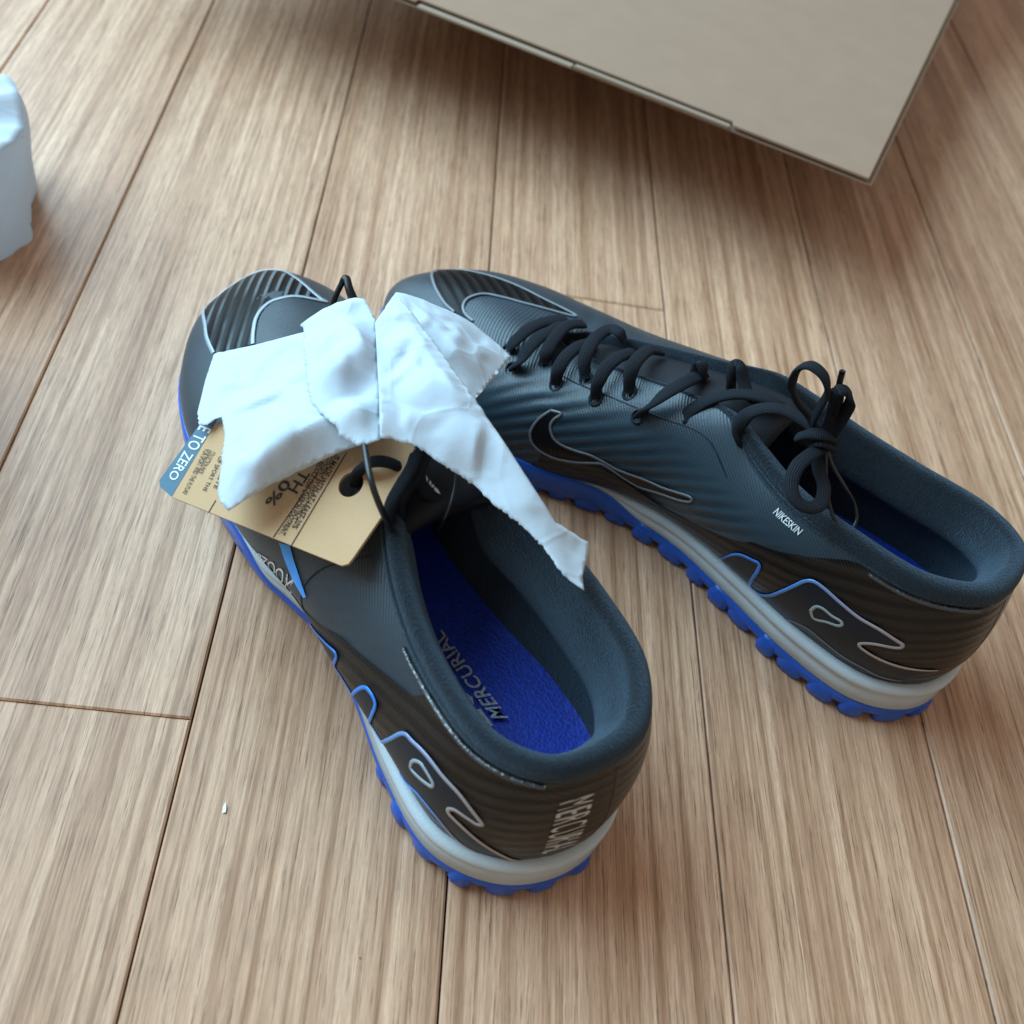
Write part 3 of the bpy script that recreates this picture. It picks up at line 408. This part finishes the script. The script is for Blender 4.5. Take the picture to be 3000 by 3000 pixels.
# ---------------- shoe ----------------
def shoe(name, origin, ang, mir, label, left):
    root = empty(name, (origin[0], origin[1], 0), ang); tag(root, label, 'shoe', 'pair of black and blue turf shoes')
    MF = np.array([1, mir, 1.])
    upm = M['upper_left'] if left else M['upper']
    def add(nm, V, F, m, parent=root, **k):
        V = np.array(V, float)*MF
        if mir < 0: F = [tuple(reversed(f)) for f in F]
        return mesh_obj(nm, V, F, m, parent, **k)
    gs = np.arange(0, NR, NR/260.)
    def norm2(g):
        a = surf(g+.05, np.zeros_like(g))-surf(g-.05, np.zeros_like(g)); n = np.stack([a[:, 1], -a[:, 0]], 1); n /= np.linalg.norm(n, axis=1, keepdims=True)
        c = surf(g, np.zeros_like(g))[:, :2]-np.array([.14, 0]); return n if ((n*c).sum(1) > 0).mean() > .5 else -n
    n2 = norm2(gs)
    def inward(g):
        a = surf(g+.05, np.ones_like(g))-surf(g-.05, np.ones_like(g)); n = np.stack([a[:, 1], -a[:, 0], a[:, 0]*0], 1); n /= np.linalg.norm(n, axis=1, keepdims=True)+1e-9
        c = surf(g, np.ones_like(g))-np.array([.07, 0, 0]); s = -1 if ((n*c).sum(1)[:40] > 0).mean() > .5 else 1; return n*s
    # upper
    ts = np.concatenate([np.linspace(0, 1, 40)])
    G, T_ = np.meshgrid(gs, ts, indexing='ij'); P = surf(G, T_)
    cw = collar_w(gs)
    # soft hand-made unevenness of the knit
    d = np.array([[noise.noise(Vector((p[0]*38, p[1]*38, p[2]*38+5*mir))) for p in row] for row in P[::1]])*.0007
    Nn = surfn(G, np.clip(T_, .01, .99)); P = P+Nn*(d*np.sin(np.pi*np.clip(T_, 0, 1)))[..., None]
    inn = inward(gs); edge = P[:, -1:, :]+inn[:, None, :]*.0016; edge2 = edge+np.array([0, 0, -.004])
    rows = np.concatenate([P, edge, edge2], 1); V, F = loft(rows[:, ::-1])
    add('upper', V, F, upm)
    # collar padding + lining: one ring from the outside of the rim, over it, and down to the sockliner
    medw = (gs > NR/2).astype(float); medw = cw*np.clip(np.sin(np.clip((NR-gs)/6.5, 0, 1)*math.pi), 0, 1)**.6*medw
    th = .0016+.0034*cw+.0012*medw; T0 = surf(gs, np.ones_like(gs)); rows = []
    zl = .031
    out_t = 1-.045*cw
    for tt in np.linspace(0, 1, 5)[:-1]:
        t_ = out_t+(1-out_t)*tt; p = surf(gs, t_); n = surfn(gs, np.clip(t_, .01, .985)); rows.append(p+n*(.0002+.0009*cw*math.sin(math.pi*.5*min(1, tt*2.2)))[:, None])
    cen = T0+inn*(th/2)[:, None]; rad = th/2+.0011*cw
    upv = np.array([0, 0, 1.])
    for a in np.linspace(0, math.pi, 9):
        rows.append(cen-inn*(rad*math.cos(a))[:, None]+upv*(rad*math.sin(a)*1.0)[:, None])
    # inner wall
    r = cr(RAYS, gs); B0 = r[:, 0, :].copy(); Bn = np.concatenate([n2, np.zeros((len(gs), 1))], 1)
    Lr = B0-Bn*.0055; Lr[:, 2] = zl-.004
    P3 = rows[-1]; out_h = r[:, 3, :]*(np.array([.60, .60, .8])+(cw*.15)[:, None]); P2_ = P3-upv*.0235*(.35+.65*(cw*.55+.45*medw))[:, None]+out_h*np.array([.95, .95, .45]); P1_ = Lr+np.array([0, 0, .011])-Bn*.0005
    padk = cw*.55+.45*medw
    for dz, di in ((.004, .0026), (.009, .0050), (.015, .0062), (.020, .0055), (.0235, .0030)):
        rows.append(P3+inn*(di*padk+.0004*(1-padk))[:, None]-upv*(dz*(.35+.65*padk))[:, None])
    P3 = rows[-1]
    for t in np.linspace(0, 1, 14)[1:]:
        rows.append(P3*(1-t)**3+3*P2_*t*(1-t)**2+3*P1_*t*t*(1-t)+Lr*t**3)
    rows = np.stack(rows, 1); V, F = loft(rows[:, ::-1]); add('collar_lining', V, F, M['lining'])
    # sockliner
    loop = (B0-Bn*.0050)[:, :2]; st = .006; V2, F2 = fill2d(loop[::2], st); 
    zz = np.array([.0282+.0012*noise.noise(Vector((a*20, b*20, 0))) for a, b in V2])
    dist = np.array([np.min(np.hypot(loop[:, 0]-a, loop[:, 1]-b)) for a, b in V2]); zz += .0025*np.exp(-dist/.006)
    ins = add('insole', np.c_[V2, zz], F2, M['insole'])
    # tongue
    us = np.linspace(0, 1, 22); vs = np.linspace(-1, 1, 15); rows = []
    for u in us:
        x = .203-.103*u; zt = np.interp(x, [.100, .110, .118, .1330, .153, .173, .191, .203], [.0840, .0835, .082, .0775, .0705, .0620, .0545, .0500]); 
        hw = np.interp(u, [0, .2, 1], [.010, .017, .024]); cy = -.0025; x_ = x
        rows.append([(x_, cy+hw*v_, zt+.0005-.011*abs(v_)**2.2*(1 if u < .8 else 1)) for v_ in vs])
    last = rows[-1]; rows.append([(p[0]-.0025, p[1], p[2]-.002) for p in last]); rows.append([(p[0]-.0005, p[1], p[2]-.008) for p in last]); rows.append([(p[0]+.022, p[1], p[2]-.014) for p in last])
    V, F = loft(np.array(rows), False); add('tongue', V, F, M['tongue'])
    # sole
    dd = np.minimum(gs, NR-gs); w_ = 1-np.where(gs < NR/2, smooth(dd, 6.5, 8.0), smooth(dd, 5.9, 7.7))
    Bz = B0[:, 2]; zb = (Bz+.0012)*(1-w_)+.0112*w_
    spring = .0045*smooth(B0[:, 0], .235, .290)           # the toe lifts off the floor
    def ring(off, z): return np.c_[B0[:, :2]+n2*np.broadcast_to(off, gs.shape)[:, None], np.broadcast_to(z, gs.shape)]
    fl = .0012+.0022*w_
    rows = [ring(-.006, zb), ring(0., zb), ring(fl*.8, zb-.0004), ring(fl+.0002, zb-.002), ring(fl, .0062+spring), ring(fl-.0012, .0042+spring), ring(-.004, .004+spring), ring(-.014, .004+spring)]
    V, F = loft(np.stack(rows, 1)); add('outsole', V, F, M['outsole'])
    V2, F2 = fill2d((B0[:, :2]-n2*.012)[::3], .02); add('outsole_bottom', np.c_[V2, np.full(len(V2), .0042)], [f[::-1] for f in F2], M['outsole'])
    mid = [ring(-.003, Bz+.0004), ring(.0012*w_, Bz+.0006*w_), ring(.0030*w_, Bz+.0002), ring(.0040*w_, Bz-.0012*w_), ring(.0040*w_, Bz-.0034*w_), ring(.0022*w_, Bz-.0048*w_), ring(.0026*w_, (Bz+zb)/2-.001*w_), ring(.0036*w_, zb+.0004), ring(.001, zb-.0005)]
    rows = np.stack(mid, 1); keep = w_ > .004; ok = [i for i in range(len(gs)) if keep[i]]
    start = next(i for i in range(len(gs)) if keep[i] and not keep[i-1]); seq = [(start+k) % len(gs) for k in range(len(ok))]
    V, F = loft(rows[seq], False); add('midsole', V, F, M['midsole'])
    # turf studs round the edge
    P0 = B0[:, :2]; seg = np.linalg.norm(np.roll(P0, -1, 0)-P0, axis=1); cum = np.concatenate([[0], np.cumsum(seg)]); tot = cum[-1]; ns = int(tot/.0135)
    ang_ = np.linspace(0, 2*np.pi, 14, endpoint=False)+.12; sm = None
    prof = [(.0044, .0040, .0105), (.0054, .0050, .0080), (.0060, .0054, .0040), (.0054, .0044, .0005), (.0040, .0034, 0.)]
    sq = lambda q: np.sign(q)*abs(q)**.62
    Vs = [(a*sq(np.cos(t))*(1-.22*(np.sin(t) > 0)*np.sin(t)), b*sq(np.sin(t)), z) for a, b, z in prof for t in ang_]; Vs = np.array(Vs)
    Fs = [(i*14+j, (i+1)*14+j, (i+1)*14+(j+1) % 14, i*14+(j+1) % 14) for i in range(4) for j in range(14)]+[tuple(range(56, 70))[::-1]]
    Fs.append(tuple(range(14))); Fs = [tuple(reversed(f)) for f in Fs]
    for k in range(ns):
        i = int(np.searchsorted(cum, (k+.35)*tot/ns)) % len(gs); p = P0[i]+n2[i]*(-.0042+.0036*w_[i]-.006*(3.2 < gs[i] < 12.5)*min(1, gs[i]-3.2)); a = math.atan2(n2[i][1], n2[i][0])-math.pi/2
        if sm is None:
            o = mesh_obj('stud', Vs, Fs, M['outsole'], root); sm = o.data
        else:
            o = bpy.data.objects.new('stud', sm); C.objects.link(o); o.parent = root
        o.location = (p[0], p[1]*mir, spring[i]); o.rotation_euler = (0, 0, a*mir if mir > 0 else -a)
        o.scale = (1.0+.16*math.sin(k*2.3), .92+.10*math.sin(k*3.7), 1.0)
    # decals ---------------------------------------------------------
    def ribbon(nm, key, width, m, off=.0005, closed=False, taper=False, tr=None):
        A = np.array(TR[key] if tr is None else tr, float)
        if closed: A = np.vstack([A, A[:1]])
        Q = catmull(A, 10); P = surf(Q[:, 0], np.clip(Q[:, 1], 0, 1)); n = surfn(Q[:, 0], np.clip(Q[:, 1], .003, .997)); T = np.gradient(P, axis=0); T /= np.linalg.norm(T, axis=1, keepdims=True)+1e-12
        s = np.cross(n, T); s /= np.linalg.norm(s, axis=1, keepdims=True)+1e-12; hw = np.full(len(P), width/2)
        if taper: u = np.linspace(0, 1, len(P)); hw = hw*np.clip(np.minimum(u, 1-u)*12+.25, 0, 1)
        hw = hw[:, None]; rows = np.stack([P-s*hw+n*(off-.0002), P-s*hw*.8+n*(off), P+n*(off+.00003), P+s*hw*.8+n*(off), P+s*hw+n*(off-.0002)], 1)
        V, F = loft(rows, False); run = np.repeat(np.linspace(0, 1, len(P)), 5)
        return add(nm, V, F, m, attr=('run', run))
    def patch(nm, poly, m, off=.0003, sg=.12, st=.02):
        P2 = np.array(poly, float)/np.array([sg, st]); V2, F2 = fill2d(P2, 1.0); V2 = V2*np.array([sg, st]); t = np.clip(V2[:, 1], 0, 1)
        P = surf(V2[:, 0], t)+surfn(V2[:, 0], np.clip(t, .003, .997))*off
        # orient outwards
        f = F2[len(F2)//2]; nn = np.cross(P[f[1]]-P[f[0]], P[f[2]]-P[f[0]]); c = surfn(V2[f[0]:f[0]+1, 0], np.clip(t[f[0]:f[0]+1], .01, .99))[0]
        if nn.dot(c) < 0: F2 = [q[::-1] for q in F2]
        return add(nm, P, F2, m)
    def decal_text(nm, s, key, m, off=.0005, tr=None, **k):
        V, F = text_mesh(s, **k); q = np.array(TR[key] if tr is None else tr, float); u, v = V[:, :1], V[:, 1:2]; Q = q[0]*(1-u)*(1-v)+q[1]*u*(1-v)+q[2]*u*v+q[3]*(1-u)*v
        P = surf(Q[:, 0], np.clip(Q[:, 1], 0, 1))+surfn(Q[:, 0], np.clip(Q[:, 1], .01, .99))*off
        return add(nm, P, F, m, smooth=False)
    x = '1' if left else '2'
    return root, ribbon, patch, decal_text, add

def unwrap(A, near):
    A = np.array(A, float).copy()
    for i in range(len(A)):
        while A[i, 0]-near > NR/2: A[i, 0] -= NR
        while A[i, 0]-near < -NR/2: A[i, 0] += NR
    return A
O1, A1 = POSE1; O2, A2 = POSE2
left, rib1, pat1, txt1, add1 = shoe('turf_shoe', O1, A1, 1, 'left shoe in front, heel towards us, paper and kraft tag lying over its instep', True)
right, rib2, pat2, txt2, add2 = shoe('turf_shoe', O2, A2, -1, 'right shoe behind, lying side-on with its laces tied in a bow', False)

def shell_poly(key, lateral):
    """heel shell: below the traced boundary on one side, mirrored round the heel to the other side"""
    A = np.array(TR[key], float)
    if lateral: A = unwrap(A, 5)
    else: A = unwrap(A, -5)
    A = A[np.argsort(-np.abs(A[:, 0]))]
    side = [(a, min(t, .955)) for a, t in A]
    g_end = side[-1][0]
    rim = [(s*g_end, .955) for s in np.linspace(1, -1, 40)[1:-1]]
    other = [(-a, t) for a, t in side[::-1]]
    base = [(s*abs(side[0][0])*(-1 if lateral else 1), .012) for s in np.linspace(1, -1, 60)]
    if lateral: base = base
    return side+rim+other+base
pat1('heel_shell', shell_poly('shell_1', True), M['shell'], .0004)
pat2('heel_shell', shell_poly('shell_2', False), M['shell'], .0004)
# printed band and lines on the heel shells
def band(pat, rib, top, low, loop, near, cut):
    T = unwrap(TR[top], near); Lw = unwrap(TR[low], near); poly = [tuple(p) for p in catmull(T, 3)]
    n0 = Lw[0]; poly += [tuple(p) for p in catmull(Lw, 3)[::-1]]
    endg, startg = n0[0], T[0][0]
    poly += [(endg+(startg-endg)*s, .02) for s in np.linspace(0, 1, 12)]
    pat('printed_band', poly, M['band'], .0007)
    rib('print_line', None, .0014, M['grad'], .0010, tr=T, taper=True); rib('print_line', None, .0012, M['grad'] if near > 0 else M['dimline'], .0010, tr=Lw, taper=True)
    rib('print_line', None, .0013, M['grad'] if False else M['toeline'], .0010, tr=unwrap(TR[loop], near), closed=True)
band(pat1, rib1, 'band_top_1', 'band_low_1', 'loop_1', 3, 0)
band(pat2, rib2, 'band_top_2', 'band_low_2', 'loop_2', -3, 0)
# toe emblems
pat1('toe_emblem', unwrap(TR['toe_logo_1'], 12), M['toeblack'], .0004); rib1('emblem_outline', None, .0017, M['toeline'], .0007, tr=unwrap(TR['toe_logo_1'], 12), closed=False)
pat2('toe_emblem', unwrap(TR['toe_logo_2'], 14), M['toedark'], .0004); rib2('emblem_outline', None, .0012, M['midline'], .0007, tr=unwrap(TR['toe_logo_2'], 14))
pat2('side_emblem', unwrap(TR['side_logo_2'], -7), M['band'] if False else M['black_plastic'], .0004); rib2('emblem_outline', None, .0011, M['dimline'], .0007, tr=unwrap(TR['side_logo_2'], -7), closed=True)
pat1('blue_streak', unwrap(TR['streak_1'], 6), M['bluefilm'], .0006)
txt1('printed_text', 'ZOOM', None, M['silver'], tr=unwrap(TR['zoom_1'], 6), space=.95)
txt1('printed_text', 'AIR', None, M['silver'], tr=unwrap(TR['air_1'], 6), shear=.4, bold=True)
txt2('printed_text', 'NIKESKIN', None, M['silver'], tr=unwrap(TR['knit_2'], -5), bold=True)
txt1('printed_text', 'MERCURIAL', None, M['heelprint'], .0007, tr=[(.60, .80), (.56, .19), (.10, .19), (.08, .80)], space=1.22)
rib1('heel_seam', None, .0012, M['black_plastic'], .0005, tr=[(-.3, .90), (-.3, .6), (-.3, .4), (-.25, .2), (-.2, .05)])
def glint_tube(root, a, b, mir):
    g = np.linspace(a, b, 18); t = np.full(18, .935); P = (surf(g, t)+surfn(g, t)*.0007)*np.array([1, mir, 1]); tube('added_glint_tube', P, .0008, .0008, M['gloss'], root, k=10, sides=10)
glint_tube(left, .9, 3.4, 1); glint_tube(right, -1.0, -2.6, -1)  # thin glossy tube added under the collar only to carry a glint line
rib2('panel_seam', None, .0005, M['band'], .0003, tr=[(-5.2, .80), (-6.2, .82), (-7.2, .80), (-8.4, .80), (-9.4, .80), (-10.2, .86)])
rib1('panel_seam', None, .0005, M['band'], .0003, tr=[(4.9, .90), (5.3, .6), (5.2, .35), (4.6, .2)])
rib2('heel_seam', None, .0012, M['black_plastic'], .0005, tr=[(-.3, .90), (-.3, .6), (-.3, .4), (-.25, .2), (-.2, .05)])

def w2l(root, P):
    c, s = math.cos(root.rotation_euler.z), math.sin(root.rotation_euler.z); P = np.array(P, float); d = P[:, :2]-np.array(root.location[:2])
    return np.stack([d[:, 0]*c+d[:, 1]*s, -d[:, 0]*s+d[:, 1]*c, P[:, 2]], 1)
# insole print
for s, k, mm in (('MERCURIAL', 'iq_merc', 'silver_speck'), ('ZOOM', 'iq_zoom', 'silver_speck')):
    quad_text('insole_print', s, w2l(left, WD[k]), M[mm], left, (0, 0, 1), .0006, bold=True)
for st in WD['tongue_strokes']:
    P = w2l(left, st); mesh_obj('tongue_print', P+np.array([0, 0, .0]), [tuple(range(len(P)))], M['silver'], left, smooth=False)
# laces
for L in WD['laces_2']: tube('lace', w2l(right, L), .0028, .0011, M['lace'], right)
def eyelet(P):
    P = np.array(P); d = P[1]-P[0]; a = np.linspace(0, 2*math.pi, 14, endpoint=False); n = Vector((0, .75, .65)).normalized(); ex = Vector((1, 0, 0)); ey = n.cross(ex)
    rows = np.array([[tuple(Vector(P[0])+Vector((0, 0, -.0004))+(ex*math.cos(t)*.92+ey*math.sin(t))*rr+n*hh) for rr, hh in ((.0034, -.0006), (.0031, .0004), (.0026, .0006), (.0021, .0002), (.0019, -.0012))] for t in a]); V, F = loft(rows)
    mesh_obj('eyelet', V, F, M['band'], right)
for L in WD['laces_2']+[WD['lace_a'], WD['lace_b']]: eyelet(w2l(right, L[:2]))
for k in ('lace_a', 'lace_b', 'lace_c', 'lace_d', 'bow_end', 'knot', 'knot2'): tube('lace', w2l(right, WD[k]), .0028, .0011, M['lace'], right)
for k in ('bow_up', 'bow_up2', 'bow_low'): tube('lace_loop', w2l(right, WD[k]), .0025, .0010, M['lace'], right)
tube('lace_tip', w2l(right, WD['aglet']), .0011, .0010, M['black_plastic'], right)
tube('elastic_cord', w2l(right, WD['cord_2']), .0006, .0006, M['cord'], right)
for k in ('loop_1a', 'loop_1b'): tube('lace', w2l(left, WD[k]), .0021, .0014, M['lace'], left)

# ---------------- paper, tag, cord ----------------
def sheet(name, D, parent, m, seed, step=.0011, thick=.00015, wr=.0006):
    r = np.random.default_rng(seed); O = np.array(D['o']); tf = D['t']; pts = []
    n = len(O)
    for i in range(n):
        a, b = O[i], O[(i+1) % n]; torn = tf[i] and tf[(i+1) % n]; L = np.linalg.norm((b-a)[:2]); k = max(1, int(L/(.0007 if torn else .002)))
        nrm = np.array([-(b-a)[1], (b-a)[0]])/(L+1e-9)
        for j in range(k):
            p = a[:2]+(b-a)[:2]*j/k
            if torn and j: p = p+nrm*r.normal(0, .00020)
            pts.append(p)
    V2, F2 = fill2d(pts, step)
    Od = []
    for i in range(n):
        a, b = O[i], O[(i+1) % n]; kq = max(1, int(np.linalg.norm(b-a)/.005)); Od += [a+(b-a)*j/kq for j in range(kq)]
    K = np.vstack([np.array(Od), np.array(D['i'])]); dmat = np.hypot(V2[:, None, 0]-K[None, :, 0], V2[:, None, 1]-K[None, :, 1]); wgt = 1/(dmat**2.6+1e-9); z = (wgt*K[None, :, 2]).sum(1)/wgt.sum(1)
    # smooth interpolation by thin-plate fit
    def phi(d): d = np.maximum(d, 1e-9); return d*d*np.log(d)
    kk = len(K); Dk = np.hypot(K[:, None, 0]-K[None, :, 0], K[:, None, 1]-K[None, :, 1]); A = np.zeros((kk+3, kk+3)); A[:kk, :kk] = phi(Dk)+np.eye(kk)*2e-6; Pm = np.c_[np.ones(kk), K[:, :2]]; A[:kk, kk:] = Pm; A[kk:, :kk] = Pm.T
    sol = np.linalg.solve(A, np.r_[K[:, 2], 0, 0, 0]); z = phi(dmat)@sol[:kk]+np.c_[np.ones(len(V2)), V2]@sol[kk:]
    pp = np.array(pts); ed = np.min(np.hypot(V2[:, None, 0]-pp[None, ::2, 0], V2[:, None, 1]-pp[None, ::2, 1]), axis=1); fall = .12+.88*smooth(ed, 0, .007)
    for a, b, amp, wd in D['c']:
        a, b = np.array(a), np.array(b); d = b-a; tt = np.clip(((V2-a)@d)/(d@d), 0, 1); q = V2-(a+tt[:, None]*d); e = np.linalg.norm(q, axis=1); z += fall*amp*np.exp(-e/wd)*np.sin(np.pi*np.clip(tt*.9+.05, 0, 1))**.4
    cells = r.uniform(V2.min(0), V2.max(0), (46, 2)); ch = r.uniform(-1, 1, (46, 3))
    warp = V2+.0025*np.array([[noise.noise(Vector((x*90, y*90, 1))), noise.noise(Vector((x*90, y*90, 9)))] for x, y in V2])
    pl = ch[None, :, 0]*.0009+ch[None, :, 1]*.14*(V2[:, None, 0]-cells[None, :, 0])+ch[None, :, 2]*.14*(V2[:, None, 1]-cells[None, :, 1])
    dc = np.hypot(warp[:, None, 0]-cells[None, :, 0], warp[:, None, 1]-cells[None, :, 1]); ww = np.exp(-(dc-dc.min(1, keepdims=True))/.0009); z += fall*(pl*ww).sum(1)/ww.sum(1)
    z += fall*.00018*np.array([noise.noise(Vector((x*260, y*260, seed))) for x, y in V2])
    o = mesh_obj(name, np.c_[V2, z], F2, m, parent); md = o.modifiers.new('thickness', 'SOLIDIFY'); md.thickness = thick; md.offset = 0
    return o
pr = empty('tissue_paper', (0, 0, 0)); tag(pr, 'torn white crumpled tissue paper lying over the instep of the front shoe', 'paper')
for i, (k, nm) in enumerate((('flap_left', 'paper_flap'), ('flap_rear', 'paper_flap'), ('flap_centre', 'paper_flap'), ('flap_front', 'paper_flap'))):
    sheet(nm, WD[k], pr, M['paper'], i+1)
# hang tag
tn = np.array(WD['tag_n']); tg = empty('hang_tag', tuple(WD['tag'][1])); tag(tg, 'kraft card hang tag with dark end strip poking out from under the white paper', 'tag')
og = np.array(WD['tag'][1])
def card(name, poly, lift, thick, m, edge=None, hole=None):
    P = np.array(poly)-og; ex = P[1]-P[0]; ex /= np.linalg.norm(ex); ey = np.cross(tn, ex); Q = np.stack([P@ex, P@ey], 1); base = (P@tn).mean()
    holes = []
    if hole is not None:
        hc, hr = np.array(hole[0])-og, hole[1]; c2 = np.array([hc@ex, hc@ey]); holes = [[c2+hr*np.array([math.cos(a), math.sin(a)]) for a in np.linspace(0, 2*math.pi, 28, endpoint=False)]]
    V2, F2 = fill2d(Q, .008, holes); V = V2[:, :1]*ex+V2[:, 1:]*ey+tn*(base+lift)
    # gentle bow of the card
    f = F2[0]; nn = np.cross(V[f[1]]-V[f[0]], V[f[2]]-V[f[0]])
    if nn@tn < 0: F2 = [q[::-1] for q in F2]
    o = mesh_obj(name, V, F2, m, tg, smooth=False)
    if thick:
        if edge: o.data.materials.append(edge)
        md = o.modifiers.new('thickness', 'SOLIDIFY'); md.thickness = thick; md.offset = -1; md.material_offset_rim = 1 if edge else 0
    return o
hr = float(np.linalg.norm(np.array(WD['tag_hole'][1])-np.array(WD['tag_hole'][0])))
card('tag_card', WD['tag'], 0, .0011, M['kraft'], M['kraft_dark'], (WD['tag_hole'][0], hr))
card('tag_strip', WD['tag_strip'], .00012, 0, M['slateprint'])
def tt(s, k, m='ink', **kw): quad_text('tag_print', s, np.array(WD[k])-og, M[m], tg, tn, .00025, **kw)
tt('MOVE TO ZERO'[3:], 'tq_zero', 'whiteprint', bold=True)
tt('IS MADE WITH AT LEAST 20%', 'tq_line1', bold=True); tt('CONTENT BY WEIGHT, WHICH', 'tq_line2', bold=True); tt('REDUCE OUR CARBON FOOTPRINT.', 'tq_line3', bold=True)
tt('TH', 'tq_th', bold=True); tt('0%', 'tq_pc', bold=True)
tt('COLLECTION MADE', 'tq_s1'); tt('FOR SPORT AND THE FUTURE', 'tq_s2'); tt('OF SPORT THE', 'tq_s3'); tt('WASTE', 'tq_s4')
for a, b in WD['tag_lines']:
    a, b = np.array(a)-og, np.array(b)-og; s = np.cross(tn, b-a); s = s/np.linalg.norm(s)*.00018; P = [a-s+tn*.00022, a+s+tn*.00022, b+s+tn*.00022, b-s+tn*.00022]; mesh_obj('tag_line', P, [(0, 1, 2, 3)], M['ink'], tg, smooth=False)
tube('elastic_cord', np.array(WD['cord_1a'])-og, .0010, .0010, M['cord'], tg); tube('elastic_cord', np.array(WD['cord_1b'])-og, .0006, .0006, M['cord'], tg)
tube('cord_end', np.array(WD['cord_1c'])-og, .0010, .0010, M['black_plastic'], tg); tube('cord_end', np.array(WD['cord_1d'])-og, .0014, .0010, M['black_plastic'], tg)

# ---------------- second tissue lump at the left edge ----------------
def lump():
    r = empty('tissue_wad', (-.241, .419, 0)); tag(r, 'white tissue wad standing on the floor at the left edge, with an unseen lobe added for shade', 'paper')
    n, mrows = 96, 30; V = []; 
    for i in range(n):
        a = 2*math.pi*i/n
        for j in range(mrows):
            v = j/(mrows-1); z = .055*min(1, v*1.25); rr = 1-.12*v
            if v > .8: rr = (1-.12*.8)*(1-(v-.8)/.2)**.6
            q = Vector((math.cos(a)*1.2, math.sin(a)*1.2, z*14)); f = 1+.22*noise.noise(q)+.10*abs(noise.noise(q*2.7))
            V.append((.050*rr*f*math.cos(a)+.20*z, .050*rr*f*math.sin(a), z*(1+.10*noise.noise(q*1.3))+(.006*noise.noise(q*3) if v > .7 else 0)))
    F = [(i*mrows+j, ((i+1) % n)*mrows+j, ((i+1) % n)*mrows+j+1, i*mrows+j+1) for i in range(n) for j in range(mrows-1)]
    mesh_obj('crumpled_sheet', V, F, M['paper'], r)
    V2 = [(x*1.0+.004, y*1.25-.150, z*1.15) for x, y, z in V]; mesh_obj('crumpled_sheet', V2, F, M['paper'], r)  # second lobe added out of view to shade the floor at left
lump()

# ---------------- cardboard box ----------------
def panel(name, P, parent, m, thick, d):
    """quad with thickness along d"""
    P = [np.array(p, float) for p in P]; d = np.array(d, float)*thick; V = P+[p+d for p in P]; n = len(P)
    F = [tuple(range(n)), tuple(range(n, 2*n))[::-1]]+[(i, n+i, n+(i+1) % n, (i+1) % n) for i in range(n)]
    o = mesh_obj(name, V, F, m, parent, smooth=False); b = o.modifiers.new('round', 'BEVEL'); b.width = .0004; b.segments = 2; return o
ba = math.radians(66.8); bx = empty('cardboard_box', (.215, .473, 0), ba-math.pi/2)   # local -x runs along the near edge, +y to the back
tag(bx, 'plain grey brown cardboard box with its lid reaching out over the floor at the top', 'box')
zt = .0700; Lw, Ld = .46, .34
panel('lid_panel', [(0, 0, zt), (.006, Ld, zt), (-Lw, Ld, zt), (-Lw, 0, zt), (-.262, 0, zt), (-.2615, .0035, zt), (-.0755, .0035, zt), (-.0750, 0, zt)], bx, M['box'], .0016, (0, 0, -1))
panel('lid_liner', [(.0028, .0012, zt-.0034), (.0090, Ld, zt-.0034), (-Lw, Ld, zt-.0036), (-Lw, .0012, zt-.0036)], bx, M['box_in'], .0014, (0, 0, -1))
panel('tuck_tab', [(-.0762, -.0008, zt-.0012), (-.0762, .0022, zt-.0012), (-.1655, .0022, zt-.0012), (-.1655, -.0008, zt-.0012)], bx, M['box_in'], .0016, (0, 0, -1))
panel('tuck_tab', [(-.1665, -.0024, zt-.0014), (-.1665, .0016, zt-.0014), (-.2600, .0016, zt-.0014), (-.2600, -.0024, zt-.0014)], bx, M['box_in'], .0016, (0, 0, -1))
# box body standing behind the lid
panel('wall', [(0, Ld, .001), (0, Ld, zt+.05), (-Lw, Ld, zt+.05), (-Lw, Ld, .001)], bx, M['box'], .003, (0, 1, 0))
panel('wall', [(0, Ld+.0035, .001), (0, Ld+.28, .001), (0, Ld+.28, zt+.05), (0, Ld+.0035, zt+.05)], bx, M['box'], .003, (-1, 0, 0))
panel('wall', [(-Lw+.003, Ld+.0035, .001), (-Lw+.003, Ld+.28, .001), (-Lw+.003, Ld+.28, zt+.05), (-Lw+.003, Ld+.0035, zt+.05)], bx, M['box'], .003, (-1, 0, 0))
panel('wall', [(0, Ld+.281, .001), (0, Ld+.281, zt+.05), (-Lw, Ld+.281, zt+.05), (-Lw, Ld+.281, .001)], bx, M['box'], .003, (0, 1, 0))
panel('bottom', [(-.004, Ld+.004, .001), (-.004, Ld+.28, .001), (-Lw+.004, Ld+.28, .001), (-Lw+.004, Ld+.004, .001)], bx, M['box'], .002, (0, 0, 1))


# scraps
o = mesh_obj('paper_scrap', [(-.0008, -.0022, .0004), (.0007, -.0018, .0009), (.0009, .0006, .0004), (-.0002, .0026, .0014), (-.0010, .0008, .0003)], [(0, 1, 2, 3, 4)], M['white'], smooth=False); o.scale = (.7, .75, .7); o.location = (-.0443, .140, .0002); tag(o, 'tiny white paper scrap on the floorboards left of the front shoe', 'scrap')
md = o.modifiers.new('t', 'SOLIDIFY'); md.thickness = .0002
o = mesh_obj('dark_speck', [(.0002*math.cos(a), .0003*math.sin(a), .0002*(i % 2)) for i, a in enumerate(np.linspace(0, 2*math.pi, 7)[:-1])], [(0, 1, 2, 3, 4, 5)], M['groove'], smooth=False); o.location = (.0055, .0965, .0001); tag(o, 'tiny dark speck of dirt on the floorboards near the bottom edge', 'speck')
